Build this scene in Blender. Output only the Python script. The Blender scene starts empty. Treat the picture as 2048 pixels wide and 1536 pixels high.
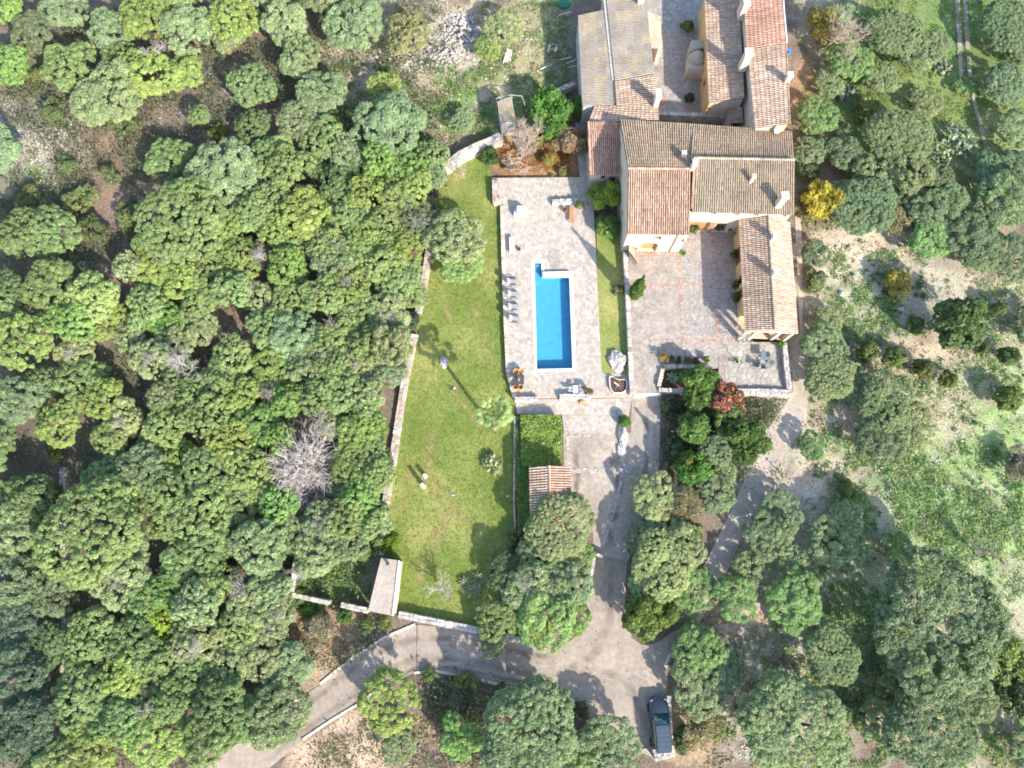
import bpy, bmesh, math, random
import numpy as np
from mathutils import Vector, Matrix, noise as mnoise

# ------------------------------------------------------------------ camera, world, sun, exposure
sc = bpy.context.scene
F_PX, TILT, CAM_H = 1420.0, math.radians(13.0), 69.2
SUN_EL = math.radians(32.0)
SUN_H = (0.62, -0.785)
CT, ST = math.cos(TILT), math.sin(TILT)
cd = bpy.data.cameras.new('camera'); cam = bpy.data.objects.new('camera', cd)
sc.collection.objects.link(cam); sc.camera = cam
cam.location = (0, 0, CAM_H); cam.rotation_euler = (TILT, 0, 0)
cd.sensor_fit = 'HORIZONTAL'; cd.sensor_width = 36.0; cd.lens = 36.0 * F_PX / 2048.0
cd.clip_start = 0.5; cd.clip_end = 2000
w = bpy.data.worlds.new('World'); sc.world = w; w.use_nodes = True
nt = w.node_tree; bg = nt.nodes['Background']
sky = nt.nodes.new('ShaderNodeTexSky'); sky.sky_type = 'NISHITA'; sky.sun_disc = False
sky.sun_elevation = SUN_EL; sky.sun_rotation = math.atan2(SUN_H[0], SUN_H[1])
nt.links.new(sky.outputs[0], bg.inputs[0]); bg.inputs[1].default_value = 0.15
sl = bpy.data.lights.new('sun', 'SUN'); sl.energy = 3.3; sl.angle = math.radians(0.55); sl.color = (1.0, 0.935, 0.825)
so = bpy.data.objects.new('sun', sl); sc.collection.objects.link(so)
sv = Vector((SUN_H[0]*math.cos(SUN_EL), SUN_H[1]*math.cos(SUN_EL), math.sin(SUN_EL)))
so.rotation_euler = sv.to_track_quat('Z', 'Y').to_euler(); so.location = sv*120
vs = sc.view_settings; vs.view_transform = 'Standard'; vs.look = 'None'; vs.gamma = 1.0
vs.use_curve_mapping = False; vs.exposure = 1.56
sc.cycles.max_bounces = 5; sc.cycles.diffuse_bounces = 3; sc.cycles.glossy_bounces = 2
sc.cycles.transmission_bounces = 3; sc.cycles.transparent_max_bounces = 12
sc.cycles.use_denoising = True; sc.cycles.filter_width = 1.8

def P(px, py, z=0.0):
    """world point at height z that the photograph shows at pixel (px, py)"""
    u, v = px-1024.0, 768.0-py
    dy, dz = v*CT+F_PX*ST, v*ST-F_PX*CT
    t = (CAM_H-z)/-dz
    return Vector((u*t, dy*t, z))
def XY(pts, z): return [P(a, b, z) for a, b in pts]

ZG, ZL, ZT, ZC, ZD = -0.45, -0.41, 0.0, 0.40, -0.43
rng = random.Random(7)
COL = sc.collection

# ------------------------------------------------------------------ helpers
def tag(o, label=None, cat=None, group=None, kind=None):
    if label: o['label'] = label
    if cat: o['category'] = cat
    if group: o['group'] = group
    if kind: o['kind'] = kind
    return o
def empty(name, loc, label=None, cat=None, group=None, rz=0):
    o = bpy.data.objects.new(name, None); COL.objects.link(o); o.location = loc; o.rotation_euler = (0, 0, rz)
    o.empty_display_size = 0.2
    return tag(o, label, cat, group)
def link(name, me, m, parent=None, loc=None):
    o = bpy.data.objects.new(name, me); COL.objects.link(o)
    if m is not None and not me.materials: me.materials.append(m)
    if parent is not None: o.parent = parent
    if loc is not None: o.location = loc
    return o
def np_mesh(name, V, Q, cols=None, k=4):
    me = bpy.data.meshes.new(name); n, m_ = len(V), len(Q)
    me.vertices.add(n); me.vertices.foreach_set('co', np.asarray(V, np.float32).ravel())
    me.loops.add(m_*k); me.loops.foreach_set('vertex_index', np.asarray(Q, np.int32).ravel())
    me.polygons.add(m_); me.polygons.foreach_set('loop_start', np.arange(0, m_*k, k, dtype=np.int32))
    me.polygons.foreach_set('loop_total', np.full(m_, k, np.int32))
    me.update(calc_edges=True)
    if cols is not None:
        a = me.attributes.new('col', 'FLOAT_COLOR', 'FACE')
        c = np.ones((m_, 4), np.float32); c[:, :3] = cols; a.data.foreach_set('color', c.ravel())
    return me

class MB:
    """mesh builder in world (or local) coordinates with one colour per face"""
    def __init__(s): s.v = []; s.f = []; s.c = []; s.cur = (1, 1, 1)
    def face(s, pts):
        i = len(s.v); s.v += [tuple(p) for p in pts]; s.f.append(tuple(range(i, i+len(pts)))); s.c.append(s.cur)
    def faces(s, pts, fs):
        i = len(s.v); s.v += [tuple(p) for p in pts]
        for f in fs: s.f.append(tuple(i+k for k in f)); s.c.append(s.cur)
    def hexa(s, b, t):
        s.faces(list(b)+list(t), [(3, 2, 1, 0), (4, 5, 6, 7), (0, 1, 5, 4), (1, 2, 6, 5), (2, 3, 7, 6), (3, 0, 4, 7)])
    def box(s, c, size, rz=0, top=1.0):
        cx, cy, cz = c; a, b, h = size[0]/2, size[1]/2, size[2]/2
        ca, sa = math.cos(rz), math.sin(rz)
        def q(x, y, z): return (cx+x*ca-y*sa, cy+x*sa+y*ca, cz+z)
        s.hexa([q(-a, -b, -h), q(a, -b, -h), q(a, b, -h), q(-a, b, -h)], [q(-a*top, -b*top, h), q(a*top, -b*top, h), q(a*top, b*top, h), q(-a*top, b*top, h)])
    def bar(s, p0, p1, wd, z0, z1, off=0.0):
        p0, p1 = Vector(p0).to_2d(), Vector(p1).to_2d(); d = (p1-p0).normalized(); n = Vector((-d.y, d.x))
        a, b = p0+n*(off-wd/2), p0+n*(off+wd/2); c, e = p1+n*(off+wd/2), p1+n*(off-wd/2)
        s.hexa([(a.x, a.y, z0), (e.x, e.y, z0), (c.x, c.y, z0), (b.x, b.y, z0)], [(a.x, a.y, z1), (e.x, e.y, z1), (c.x, c.y, z1), (b.x, b.y, z1)])
    def prism(s, pts, z0, z1, bottom=True):
        n = len(pts); pts = [(p[0], p[1]) for p in pts]
        ar = sum(pts[i][0]*pts[(i+1) % n][1]-pts[(i+1) % n][0]*pts[i][1] for i in range(n))
        if ar < 0: pts = pts[::-1]
        V = [(x, y, z0) for x, y in pts]+[(x, y, z1) for x, y in pts]
        F = [tuple(range(n, 2*n))]+[(i, (i+1) % n, n+(i+1) % n, n+i) for i in range(n)]
        if bottom: F.append(tuple(range(n-1, -1, -1)))
        s.faces(V, F)
    def tube(s, pts, radii, n=6, cap=True):
        pts = [Vector(p) for p in pts]; rings = []
        for i, p in enumerate(pts):
            d = (pts[min(i+1, len(pts)-1)]-pts[max(i-1, 0)]).normalized()
            a = d.orthogonal().normalized() if i == 0 else (a-d*a.dot(d)).normalized()
            b = d.cross(a); r = radii[i] if hasattr(radii, '__len__') else radii
            rings.append([p+(a*math.cos(t)+b*math.sin(t))*r for t in [2*math.pi*k/n for k in range(n)]])
        V = [q for r in rings for q in r]; F = []
        for i in range(len(rings)-1):
            for k in range(n):
                F.append((i*n+k, i*n+(k+1) % n, (i+1)*n+(k+1) % n, (i+1)*n+k))
        if cap: F.append(tuple(range(n-1, -1, -1))); F.append(tuple((len(rings)-1)*n+k for k in range(n)))
        s.faces(V, F)
    def lathe(s, c, prof, n=12):
        V = []; F = []
        for r, z in prof:
            V += [(c[0]+r*math.cos(2*math.pi*k/n), c[1]+r*math.sin(2*math.pi*k/n), c[2]+z) for k in range(n)]
        for i in range(len(prof)-1):
            for k in range(n): F.append((i*n+k, i*n+(k+1) % n, (i+1)*n+(k+1) % n, (i+1)*n+k))
        F.append(tuple((len(prof)-1)*n+k for k in range(n)))
        s.faces(V, F)
    def build(s, name, m, parent=None, smooth=False, origin=None):
        me = bpy.data.meshes.new(name); off = Vector(origin) if origin is not None else Vector((0, 0, 0))
        if parent is not None and origin is None: off = Vector(parent_world(parent))
        me.from_pydata([tuple(Vector(v)-off) for v in s.v], [], s.f); me.update()
        a = me.attributes.new('col', 'FLOAT_COLOR', 'FACE')
        c = np.ones((len(s.f), 4), np.float32); c[:, :3] = np.array(s.c, np.float32).reshape(-1, 3); a.data.foreach_set('color', c.ravel())
        if smooth: me.polygons.foreach_set('use_smooth', [True]*len(me.polygons))
        o = link(name, me, m, parent)
        if parent is None: o.location = off
        return o
def parent_world(o):
    v = Vector((0, 0, 0))
    while o is not None: v += o.location; o = o.parent
    return v
def inside(p, poly):
    x, y = p[0], p[1]; r = False; n = len(poly); j = n-1
    for i in range(n):
        xi, yi, xj, yj = poly[i][0], poly[i][1], poly[j][0], poly[j][1]
        if (yi > y) != (yj > y) and x < (xj-xi)*(y-yi)/(yj-yi)+xi: r = not r
        j = i
    return r
def clip(poly, a, n):
    out = []; k = len(poly)
    for i in range(k):
        p, q = poly[i], poly[(i+1) % k]
        dp = (p[0]-a[0])*n[0]+(p[1]-a[1])*n[1]; dq = (q[0]-a[0])*n[0]+(q[1]-a[1])*n[1]
        if dp <= 0: out.append(p)
        if (dp < 0 < dq) or (dq < 0 < dp):
            t = dp/(dp-dq); out.append((p[0]+(q[0]-p[0])*t, p[1]+(q[1]-p[1])*t))
    return out
def cells(poly, size, jit=0.42, seed=1, gap=0.02):
    """Voronoi stones filling a convex polygon (world xy)"""
    r = random.Random(seed); xs = [p[0] for p in poly]; ys = [p[1] for p in poly]
    x0, y0 = min(xs)-size*2, min(ys)-size*2
    nx, ny = int((max(xs)-x0)/size)+3, int((max(ys)-y0)/size)+3
    G = [[(x0+(i+0.5*(j % 2)+r.uniform(-jit, jit))*size, y0+(j+r.uniform(-jit, jit))*size) for i in range(nx)] for j in range(ny)]
    n = len(poly); ar = sum(poly[i][0]*poly[(i+1) % n][1]-poly[(i+1) % n][0]*poly[i][1] for i in range(n))
    pp = [(p[0], p[1]) for p in poly]; pp = pp if ar > 0 else pp[::-1]
    out = []
    for j in range(2, ny-2):
        for i in range(2, nx-2):
            c = G[j][i]; s2 = size*1.6
            if c[0] < min(xs)-s2 or c[0] > max(xs)+s2: continue
            cell = [(c[0]-s2, c[1]-s2), (c[0]+s2, c[1]-s2), (c[0]+s2, c[1]+s2), (c[0]-s2, c[1]+s2)]
            for dj in (-2, -1, 0, 1, 2):
                for di in (-2, -1, 0, 1, 2):
                    if di or dj:
                        q = G[j+dj][i+di]; d = (q[0]-c[0], q[1]-c[1])
                        L = math.hypot(*d) or 1e-6
                        m_ = ((q[0]+c[0])/2-d[0]/L*gap/2, (q[1]+c[1])/2-d[1]/L*gap/2)
                        cell = clip(cell, m_, d)
                        if len(cell) < 3: break
                if len(cell) < 3: break
            for k in range(n):
                if len(cell) < 3: break
                a, b = pp[k], pp[(k+1) % n]
                cell = clip(cell, a, (b[1]-a[1], -(b[0]-a[0])))
            if len(cell) >= 3:
                A = abs(sum(cell[k][0]*cell[(k+1) % len(cell)][1]-cell[(k+1) % len(cell)][0]*cell[k][1] for k in range(len(cell))))/2
                if A > size*size*0.08: out.append(cell)
    return out

def vary(c, r, a, b):
    f = r.uniform(a, b); return tuple(v*f for v in c)
# ------------------------------------------------------------------ materials
def mat(name, color=(0.5, 0.5, 0.5), rough=0.8, attr=True, n1=(0.6, 0.25), n2=(6.0, 0.2), bump=(25.0, 0.15), tint=None, metal=0.0, spec=0.3, objcol=False, coat=0.0):
    m = bpy.data.materials.new(name); m.use_nodes = True; t = m.node_tree; N, L = t.nodes, t.links
    b = N['Principled BSDF']; b.inputs['Roughness'].default_value = rough; b.inputs['Metallic'].default_value = metal
    b.inputs['Specular IOR Level'].default_value = spec; b.inputs['Coat Weight'].default_value = coat
    geo = N.new('ShaderNodeNewGeometry'); cur = N.new('ShaderNodeRGB'); cur.outputs[0].default_value = (*color, 1); cur = cur.outputs[0]
    def mul(a, bsock):
        x = N.new('ShaderNodeMix'); x.data_type = 'RGBA'; x.blend_type = 'MULTIPLY'; x.inputs[0].default_value = 1.0
        L.new(a, x.inputs[6]); L.new(bsock, x.inputs[7]); return x.outputs[2]
    if attr:
        a = N.new('ShaderNodeAttribute'); a.attribute_name = 'col'; cur = mul(cur, a.outputs['Color'])
    if objcol:
        a = N.new('ShaderNodeObjectInfo'); cur = mul(cur, a.outputs['Color'])
    for k, (sca, amt) in enumerate((n1, n2)):
        if amt <= 0: continue
        no = N.new('ShaderNodeTexNoise'); no.inputs['Scale'].default_value = sca; no.inputs['Detail'].default_value = 5
        no.inputs['Roughness'].default_value = 0.62; L.new(geo.outputs['Position'], no.inputs['Vector'])
        mr = N.new('ShaderNodeMapRange'); mr.inputs[1].default_value = 0.28; mr.inputs[2].default_value = 0.72
        mr.inputs[3].default_value = 1-amt; mr.inputs[4].default_value = 1+amt; L.new(no.outputs[0], mr.inputs[0])
        if tint is not None and k == 0:
            x = N.new('ShaderNodeMix'); x.data_type = 'RGBA'; x.blend_type = 'MIX'
            cl = N.new('ShaderNodeMapRange'); cl.inputs[1].default_value = 0.45; cl.inputs[2].default_value = 0.68
            L.new(no.outputs[0], cl.inputs[0]); L.new(cl.outputs[0], x.inputs[0]); L.new(cur, x.inputs[6]); x.inputs[7].default_value = (*tint, 1); cur = x.outputs[2]
        cb = N.new('ShaderNodeCombineColor')
        for q in range(3): L.new(mr.outputs[0], cb.inputs[q])
        cur = mul(cur, cb.outputs[0])
    L.new(cur, b.inputs['Base Color'])
    if bump[1] > 0:
        no = N.new('ShaderNodeTexNoise'); no.inputs['Scale'].default_value = bump[0]; no.inputs['Detail'].default_value = 4
        L.new(geo.outputs['Position'], no.inputs['Vector'])
        bp = N.new('ShaderNodeBump'); bp.inputs['Strength'].default_value = bump[1]; bp.inputs['Distance'].default_value = 0.1
        L.new(no.outputs[0], bp.inputs['Height']); L.new(bp.outputs[0], b.inputs['Normal'])
    return m
def leafmat(name, trans=0.45, rough=0.55):
    m = bpy.data.materials.new(name); m.use_nodes = True; t = m.node_tree; N, L = t.nodes, t.links
    b = N['Principled BSDF']; b.inputs['Roughness'].default_value = rough; b.inputs['Specular IOR Level'].default_value = 0.25
    a = N.new('ShaderNodeAttribute'); a.attribute_name = 'col'; oi = N.new('ShaderNodeObjectInfo')
    x = N.new('ShaderNodeMix'); x.data_type = 'RGBA'; x.blend_type = 'MULTIPLY'; x.inputs[0].default_value = 1
    L.new(a.outputs['Color'], x.inputs[6]); L.new(oi.outputs['Color'], x.inputs[7]); L.new(x.outputs[2], b.inputs['Base Color'])
    tr = N.new('ShaderNodeBsdfTranslucent'); y = N.new('ShaderNodeMix'); y.data_type = 'RGBA'; y.blend_type = 'MULTIPLY'; y.inputs[0].default_value = 1
    y.inputs[7].default_value = (1.1, 1.2, 0.75, 1); L.new(x.outputs[2], y.inputs[6]); L.new(y.outputs[2], tr.inputs[0])
    ms = N.new('ShaderNodeMixShader'); ms.inputs[0].default_value = trans
    L.new(b.outputs[0], ms.inputs[1]); L.new(tr.outputs[0], ms.inputs[2]); L.new(ms.outputs[0], N['Material Output'].inputs[0])
    return m
M = {}
M['leaf'] = leafmat('foliage'); M['bark'] = mat('bark', (0.16, 0.125, 0.095), 0.9, False, (3, .3), (20, .3), (30, .5))
M['twig'] = mat('bare_twig', (0.34, 0.315, 0.295), 0.9, True, (2, .2), (0, 0), (0, 0), objcol=True)
M['tile'] = mat('clay_tile', (.93, .93, .93), 0.85, True, (0.45, .16), (9, .25), (40, .3))
M['deck'] = mat('roof_pan', (0.13, 0.085, 0.06), 0.9, False, (0.5, .25), (8, .3), (0, 0))
M['plaster'] = mat('plaster', (0.52, 0.43, 0.34), 0.9, False, (0.7, .14), (7, .12), (30, .12))
M['ochre'] = mat('ochre_plaster', (0.56, 0.37, 0.185), 0.9, False, (0.7, .12), (7, .1), (30, .1))
M['pale'] = mat('pale_plaster', (0.56, 0.485, 0.40), 0.9, True, (0.7, .1), (7, .1), (20, .1))
M['stone'] = mat('stone', (.93, .93, .93), 0.9, True, (1.2, .15), (11, .25), (18, .5))
M['rock'] = mat('rock', (0.47, 0.43, 0.39), 0.92, False, (1.1, .3), (7, .4), (9, .9))
M['mortar'] = mat('mortar', (0.40, 0.345, 0.285), 0.95, False, (0.6, .15), (9, .2), (30, .3))
M['concrete'] = mat('concrete', (0.335, 0.28, 0.228), 0.9, False, (0.35, .26), (3.0, .24), (25, .15))
M['roadconc'] = mat('road_concrete', (0.32, 0.262, 0.212), 0.9, False, (0.25, .24), (2.2, .2), (30, .15))
M['pathconc'] = mat('path_concrete', (0.40, 0.335, 0.27), 0.9, False, (0.3, .2), (2.5, .2), (30, .15))
M['cyard'] = mat('courtyard_concrete', (0.315, 0.268, 0.225), 0.85, False, (0.8, .26), (3.0, .3), (20, .15))
M['ground'] = mat('ground', (1, 1, 1), 0.95, True, (0.5, .28), (5.5, .5), (9, .8))
M['lawn'] = mat('lawn', (0.172, 0.218, 0.045), 0.95, False, (0.13, .2), (4, .3), (35, .6), tint=(0.30, 0.275, 0.095))
M['brick'] = mat('brick', (1, 1, 1), 0.85, True, (2, .15), (20, .15), (40, .2))
M['corr'] = mat('fibre_cement', (1, 1, 1), 0.9, True, (0.5, .2), (5, .25), (0, 0))
M['white'] = mat('white_paint', (0.74, 0.73, 0.72), 0.6, False, (1, .04), (9, .05), (0, 0))
M['coping'] = mat('pool_coping', (0.66, 0.62, 0.57), 0.7, False, (1, .05), (9, .08), (40, .05))
M['wood'] = mat('wood', (1, 1, 1), 0.7, True, (3, .2), (25, .25), (0, 0))
M['dark'] = mat('dark_recess', (0.03, 0.025, 0.022), 0.6, False, (1, .1), (0, 0), (0, 0))
M['iron'] = mat('dark_metal', (0.06, 0.062, 0.065), 0.5, True, (2, .1), (0, 0), (0, 0))
M['grey'] = mat('grey_fabric', (0.27, 0.275, 0.29), 0.85, False, (3, .1), (40, .15), (0, 0))
M['blue'] = mat('slate_blue_resin', (0.13, 0.175, 0.20), 0.45, False, (3, .08), (0, 0), (0, 0))
M['wicker'] = mat('wicker', (0.47, 0.27, 0.11), 0.8, True, (5, .1), (45, .35), (0, 0))
M['terracotta'] = mat('terracotta', (0.42, 0.19, 0.09), 0.8, True, (4, .15), (30, .1), (0, 0))
M['soil'] = mat('soil', (0.075, 0.05, 0.038), 0.95, False, (1, .25), (12, .4), (20, .8))
M['tilepool'] = mat('pool_tile', (0.13, 0.33, 0.47), 0.4, False, (1.5, .08), (7, .16), (0, 0))
M['palmleaf'] = leafmat('palm_leaf', 0.2, 0.4)
M['rubber'] = mat('rubber', (0.02, 0.02, 0.02), 0.8, False, (1, 0), (0, 0), (0, 0))
M['carpaint'] = mat('car_paint', (0.018, 0.028, 0.04), 0.22, False, (1, 0), (0, 0), (0, 0), spec=0.6, coat=1.0)
M['roofsky'] = mat('car_roof_sky_tint', (0.045, 0.06, 0.08), 0.3, False, (1, 0), (0, 0), (0, 0), spec=0.6, coat=0.6)  # body paint made lighter and bluer to paint in the sky's reflection
M['glass'] = mat('car_glass', (0.02, 0.06, 0.075), 0.05, False, (1, 0), (0, 0), (0, 0), spec=0.9, coat=1.0)
M['chrome'] = mat('chrome', (0.7, 0.7, 0.72), 0.2, False, (1, 0), (0, 0), (0, 0), metal=1.0)
M['plain'] = mat('painted', (1, 1, 1), 0.5, True, (1, .05), (0, 0), (0, 0))
def stainmat(name, color, strength):
    m = bpy.data.materials.new(name); m.use_nodes = True; t = m.node_tree; N, L = t.nodes, t.links
    b = N['Principled BSDF']; b.inputs['Base Color'].default_value = (*color, 1); b.inputs['Roughness'].default_value = .95
    a = N.new('ShaderNodeAttribute'); a.attribute_name = 'fade'; no = N.new('ShaderNodeTexNoise'); no.inputs['Scale'].default_value = 1.1; no.inputs['Detail'].default_value = 6
    g = N.new('ShaderNodeNewGeometry'); L.new(g.outputs['Position'], no.inputs['Vector']); mr = N.new('ShaderNodeMapRange'); mr.inputs[1].default_value = .35; mr.inputs[2].default_value = .65; L.new(no.outputs[0], mr.inputs[0])
    x = N.new('ShaderNodeMath'); x.operation = 'MULTIPLY'; L.new(a.outputs['Fac'], x.inputs[0]); L.new(mr.outputs[0], x.inputs[1]); y = N.new('ShaderNodeMath'); y.operation = 'MULTIPLY'; y.inputs[1].default_value = strength; L.new(x.outputs[0], y.inputs[0])
    tr = N.new('ShaderNodeBsdfTransparent'); ms = N.new('ShaderNodeMixShader'); L.new(y.outputs[0], ms.inputs[0]); L.new(tr.outputs[0], ms.inputs[1]); L.new(b.outputs[0], ms.inputs[2]); L.new(ms.outputs[0], N['Material Output'].inputs[0]); return m
M['tyre'] = stainmat('tyre_wear', (.19, .155, .125), .5); M['dust'] = stainmat('pale_dust', (.47, .40, .33), .7); M['grime'] = stainmat('grime', (.14, .12, .10), .6); M['dryturf'] = stainmat('dry_turf', (.34, .29, .11), .8)
# water: clear tinted sheet with ripples, light passes through to the tiled basin
def water(name, tint, rough=0.03):
    m = bpy.data.materials.new(name); m.use_nodes = True; t = m.node_tree; N, L = t.nodes, t.links
    N.remove(N['Principled BSDF']); tr = N.new('ShaderNodeBsdfTransparent'); tr.inputs[0].default_value = (*tint, 1)
    gl = N.new('ShaderNodeBsdfGlossy'); gl.inputs['Roughness'].default_value = rough; fr = N.new('ShaderNodeFresnel'); fr.inputs[0].default_value = 1.33
    no = N.new('ShaderNodeTexNoise'); no.inputs['Scale'].default_value = 4.5; no.inputs['Detail'].default_value = 3
    g = N.new('ShaderNodeNewGeometry'); L.new(g.outputs['Position'], no.inputs['Vector'])
    bp = N.new('ShaderNodeBump'); bp.inputs['Strength'].default_value = 0.25; bp.inputs['Distance'].default_value = 0.06
    L.new(no.outputs[0], bp.inputs['Height']); L.new(bp.outputs[0], gl.inputs['Normal']); L.new(bp.outputs[0], fr.inputs['Normal'])
    ms = N.new('ShaderNodeMixShader'); L.new(fr.outputs[0], ms.inputs[0]); L.new(tr.outputs[0], ms.inputs[1]); L.new(gl.outputs[0], ms.inputs[2])
    L.new(ms.outputs[0], N['Material Output'].inputs[0]); return m
M['water'] = water('pool_water', (0.66, 0.93, 0.98))
# ------------------------------------------------------------------ the setting
def to_px(x, y, z):
    yc = y*CT+(z-CAM_H)*ST; zd = y*ST-(z-CAM_H)*CT
    return 1024+F_PX*x/zd, 768-F_PX*yc/zd
_T = np.random.RandomState(3).rand(256, 256)
def vnoise(x, y, s):
    x = np.asarray(x)/s+900; y = np.asarray(y)/s+900; xi = np.floor(x).astype(int); yi = np.floor(y).astype(int)
    fx = x-xi; fy = y-yi; fx = fx*fx*(3-2*fx); fy = fy*fy*(3-2*fy)
    g = lambda a, b: _T[a % 256, b % 256]
    return (g(xi, yi)*(1-fx)+g(xi+1, yi)*fx)*(1-fy)+(g(xi, yi+1)*(1-fx)+g(xi+1, yi+1)*fx)*fy
def fbm(x, y, s): return (vnoise(x, y, s)+.5*vnoise(x+31, y, s/2.1)+.25*vnoise(x, y+57, s/4.3))/1.75
def axis(a, b, step, far):
    v = list(np.arange(a, b, step)); s = step; q = v[-1]
    while q < far: s *= 1.6; q += s; v.append(q)
    s = step; q = v[0]
    while q > -far: s *= 1.6; q -= s; v.insert(0, q)
    return np.array(v)
ax, ay = axis(-62, 62, .45, 420), axis(-26, 66, .45, 420)
X, Y = np.meshgrid(ax, ay); x, y = X.ravel(), Y.ravel()
px, py = to_px(x, y, ZG)
BROWN, DRY, GREEN, PALE, RED, LITTER, DARKG = (np.array(c) for c in
    [(.175, .130, .098), (.33, .27, .185), (.135, .20, .06), (.37, .335, .265), (.33, .21, .13), (.30, .175, .085), (.085, .115, .055)])
c = np.tile(BROWN, (len(x), 1)); nz = fbm(x, y, 5.0); nf = fbm(x+40, y+11, 1.6)
def paint(cx, cy, rx, ry, col, k=1.0, thr=0.0):
    global c
    d = np.sqrt(((px-cx)/rx)**2+((py-cy)/ry)**2)+(nf-.5)*.9
    a = np.clip((1.12-d)/.3, 0, 1)*k
    if thr > 0: a = a*np.clip((nf-thr)/.1, 0, 1)
    c = c*(1-a[:, None])+np.asarray(col)*a[:, None]
c = c*(1-(np.clip((nz-.5)/.2, 0, 1)*.5)[:, None])+DARKG*(np.clip((nz-.5)/.2, 0, 1)*.5)[:, None]
for a in [(70, 290, 100, 90, PALE, .75), (90, 330, 50, 70, GREEN, 1, .5), (230, 330, 120, 90, RED, .35), (430, 220, 130, 110, (.20, .16, .13), .7),
          (880, 120, 240, 150, DRY, 1), (900, 190, 230, 60, GREEN, .8, .45), (1085, 90, 65, 150, (.30, .27, .15), .9), (960, 220, 130, 60, GREEN, .8, .42),
          (820, 190, 100, 10, RED, .9), (760, 120, 120, 70, PALE, .6, .45), (900, 80, 70, 60, PALE, .9), (1130, 120, 40, 90, (.16, .17, .12), .7),
          (1075, 310, 95, 55, LITTER, 1), (1140, 290, 45, 70, LITTER, .9), (620, 1290, 120, 90, RED, .8), (690, 1490, 110, 80, (.46, .33, .23), 1),
          (600, 1340, 60, 50, DRY, .6), (650, 1170, 80, 50, GREEN, .7, .4), (1050, 1450, 260, 90, (.20, .14, .11), .9), (900, 1390, 120, 30, (.27, .19, .14), .8),
          (1420, 850, 130, 110, (.15, .10, .075), 1), (1500, 830, 60, 40, DRY, .6), (1830, 950, 330, 560, (.36, .32, .22), 1), (1750, 1100, 330, 430, PALE, .75, .5),
          (1960, 950, 170, 260, (.26, .325, .15), .9), (1960, 980, 150, 240, (.20, .28, .09), .8, .45), (1720, 620, 80, 70, GREEN, .85, .4), (1700, 500, 110, 60, (.47, .38, .28), .9),
          (1850, 620, 180, 160, PALE, .75, .42), (1720, 950, 90, 130, GREEN, .75, .45), (1800, 770, 200, 120, DRY, .7), (1790, 700, 160, 18, (.45, .34, .23), .8),
          (1850, 150, 230, 240, (.15, .19, .06), .95), (1900, 60, 80, 120, GREEN, .9), (1660, 60, 70, 90, (.33, .28, .2), .8), (1610, 170, 30, 60, (.3, .18, .1), .8),
          (1480, 1300, 90, 150, (.44, .33, .24), .8, .4), (1530, 1420, 120, 150, PALE, .7, .45), (1690, 1170, 100, 120, GREEN, .6, .45), (2000, 1480, 90, 90, GREEN, .8, .4),
          (1620, 950, 50, 50, (.44, .35, .26), .9), (1620, 700, 20, 300, DRY, .5), (1990, 330, 70, 110, (.28, .30, .13), .8), (1380, 1460, 60, 90, (.38, .28, .16), .8)]:
    paint(*a)
flat = np.zeros(len(x)); built = [(760, 300, 1660, 1330), (380, 1230, 1400, 1536)]
for bx0, by0, bx1, by1 in built:
    d = np.maximum(np.maximum(bx0-px, px-bx1), np.maximum(by0-py, py-by1)); flat = np.maximum(flat, np.clip(1-d/90, 0, 1))
z = ZG+(1-flat)*((fbm(x, y, 9)-.5)*.9-.05)+(1-flat)*(nf-.5)*.25+(nf-.5)*.04
z = np.minimum(z, np.where(flat > .99, ZG+.02, 9)); d0 = np.hypot(x, y-15); z -= np.clip(d0-90, 0, None)*.03
def zground(q):
    gx, gy = to_px(q.x, q.y, ZG); fl = 0
    for bx0, by0, bx1, by1 in built: fl = max(fl, min(1, max(0, 1-max(bx0-gx, gx-bx1, by0-gy, gy-by1)/90)))
    return float(ZG+(1-fl)*((fbm(q.x, q.y, 9)-.5)*.9-.05)+(1-fl)*(fbm(q.x+40, q.y+11, 1.6)-.5)*.25)
ny, nx = X.shape; I = np.arange(nx*ny).reshape(ny, nx)
Q = np.stack([I[:-1, :-1], I[:-1, 1:], I[1:, 1:], I[1:, :-1]], -1).reshape(-1, 4)
_hole = XY([(1063, 519), (1088, 519), (1089, 544), (1146, 544), (1151, 742), (1070, 742)], ZG)
_cx, _cy = x[Q].mean(1), y[Q].mean(1); _k = np.array([not (abs(a-_hole[0].x) < 12 and inside((a, e), _hole)) for a, e in zip(_cx, _cy)]); Q = Q[_k]
gm = np_mesh('ground', np.stack([x, y, z], 1), Q)
at = gm.attributes.new('col', 'FLOAT_COLOR', 'POINT'); cc = np.ones((len(x), 4), np.float32); cc[:, :3] = c; at.data.foreach_set('color', cc.ravel())
gm.polygons.foreach_set('use_smooth', [True]*len(gm.polygons))
tag(link('ground', gm, M['ground']), kind='structure')

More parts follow.
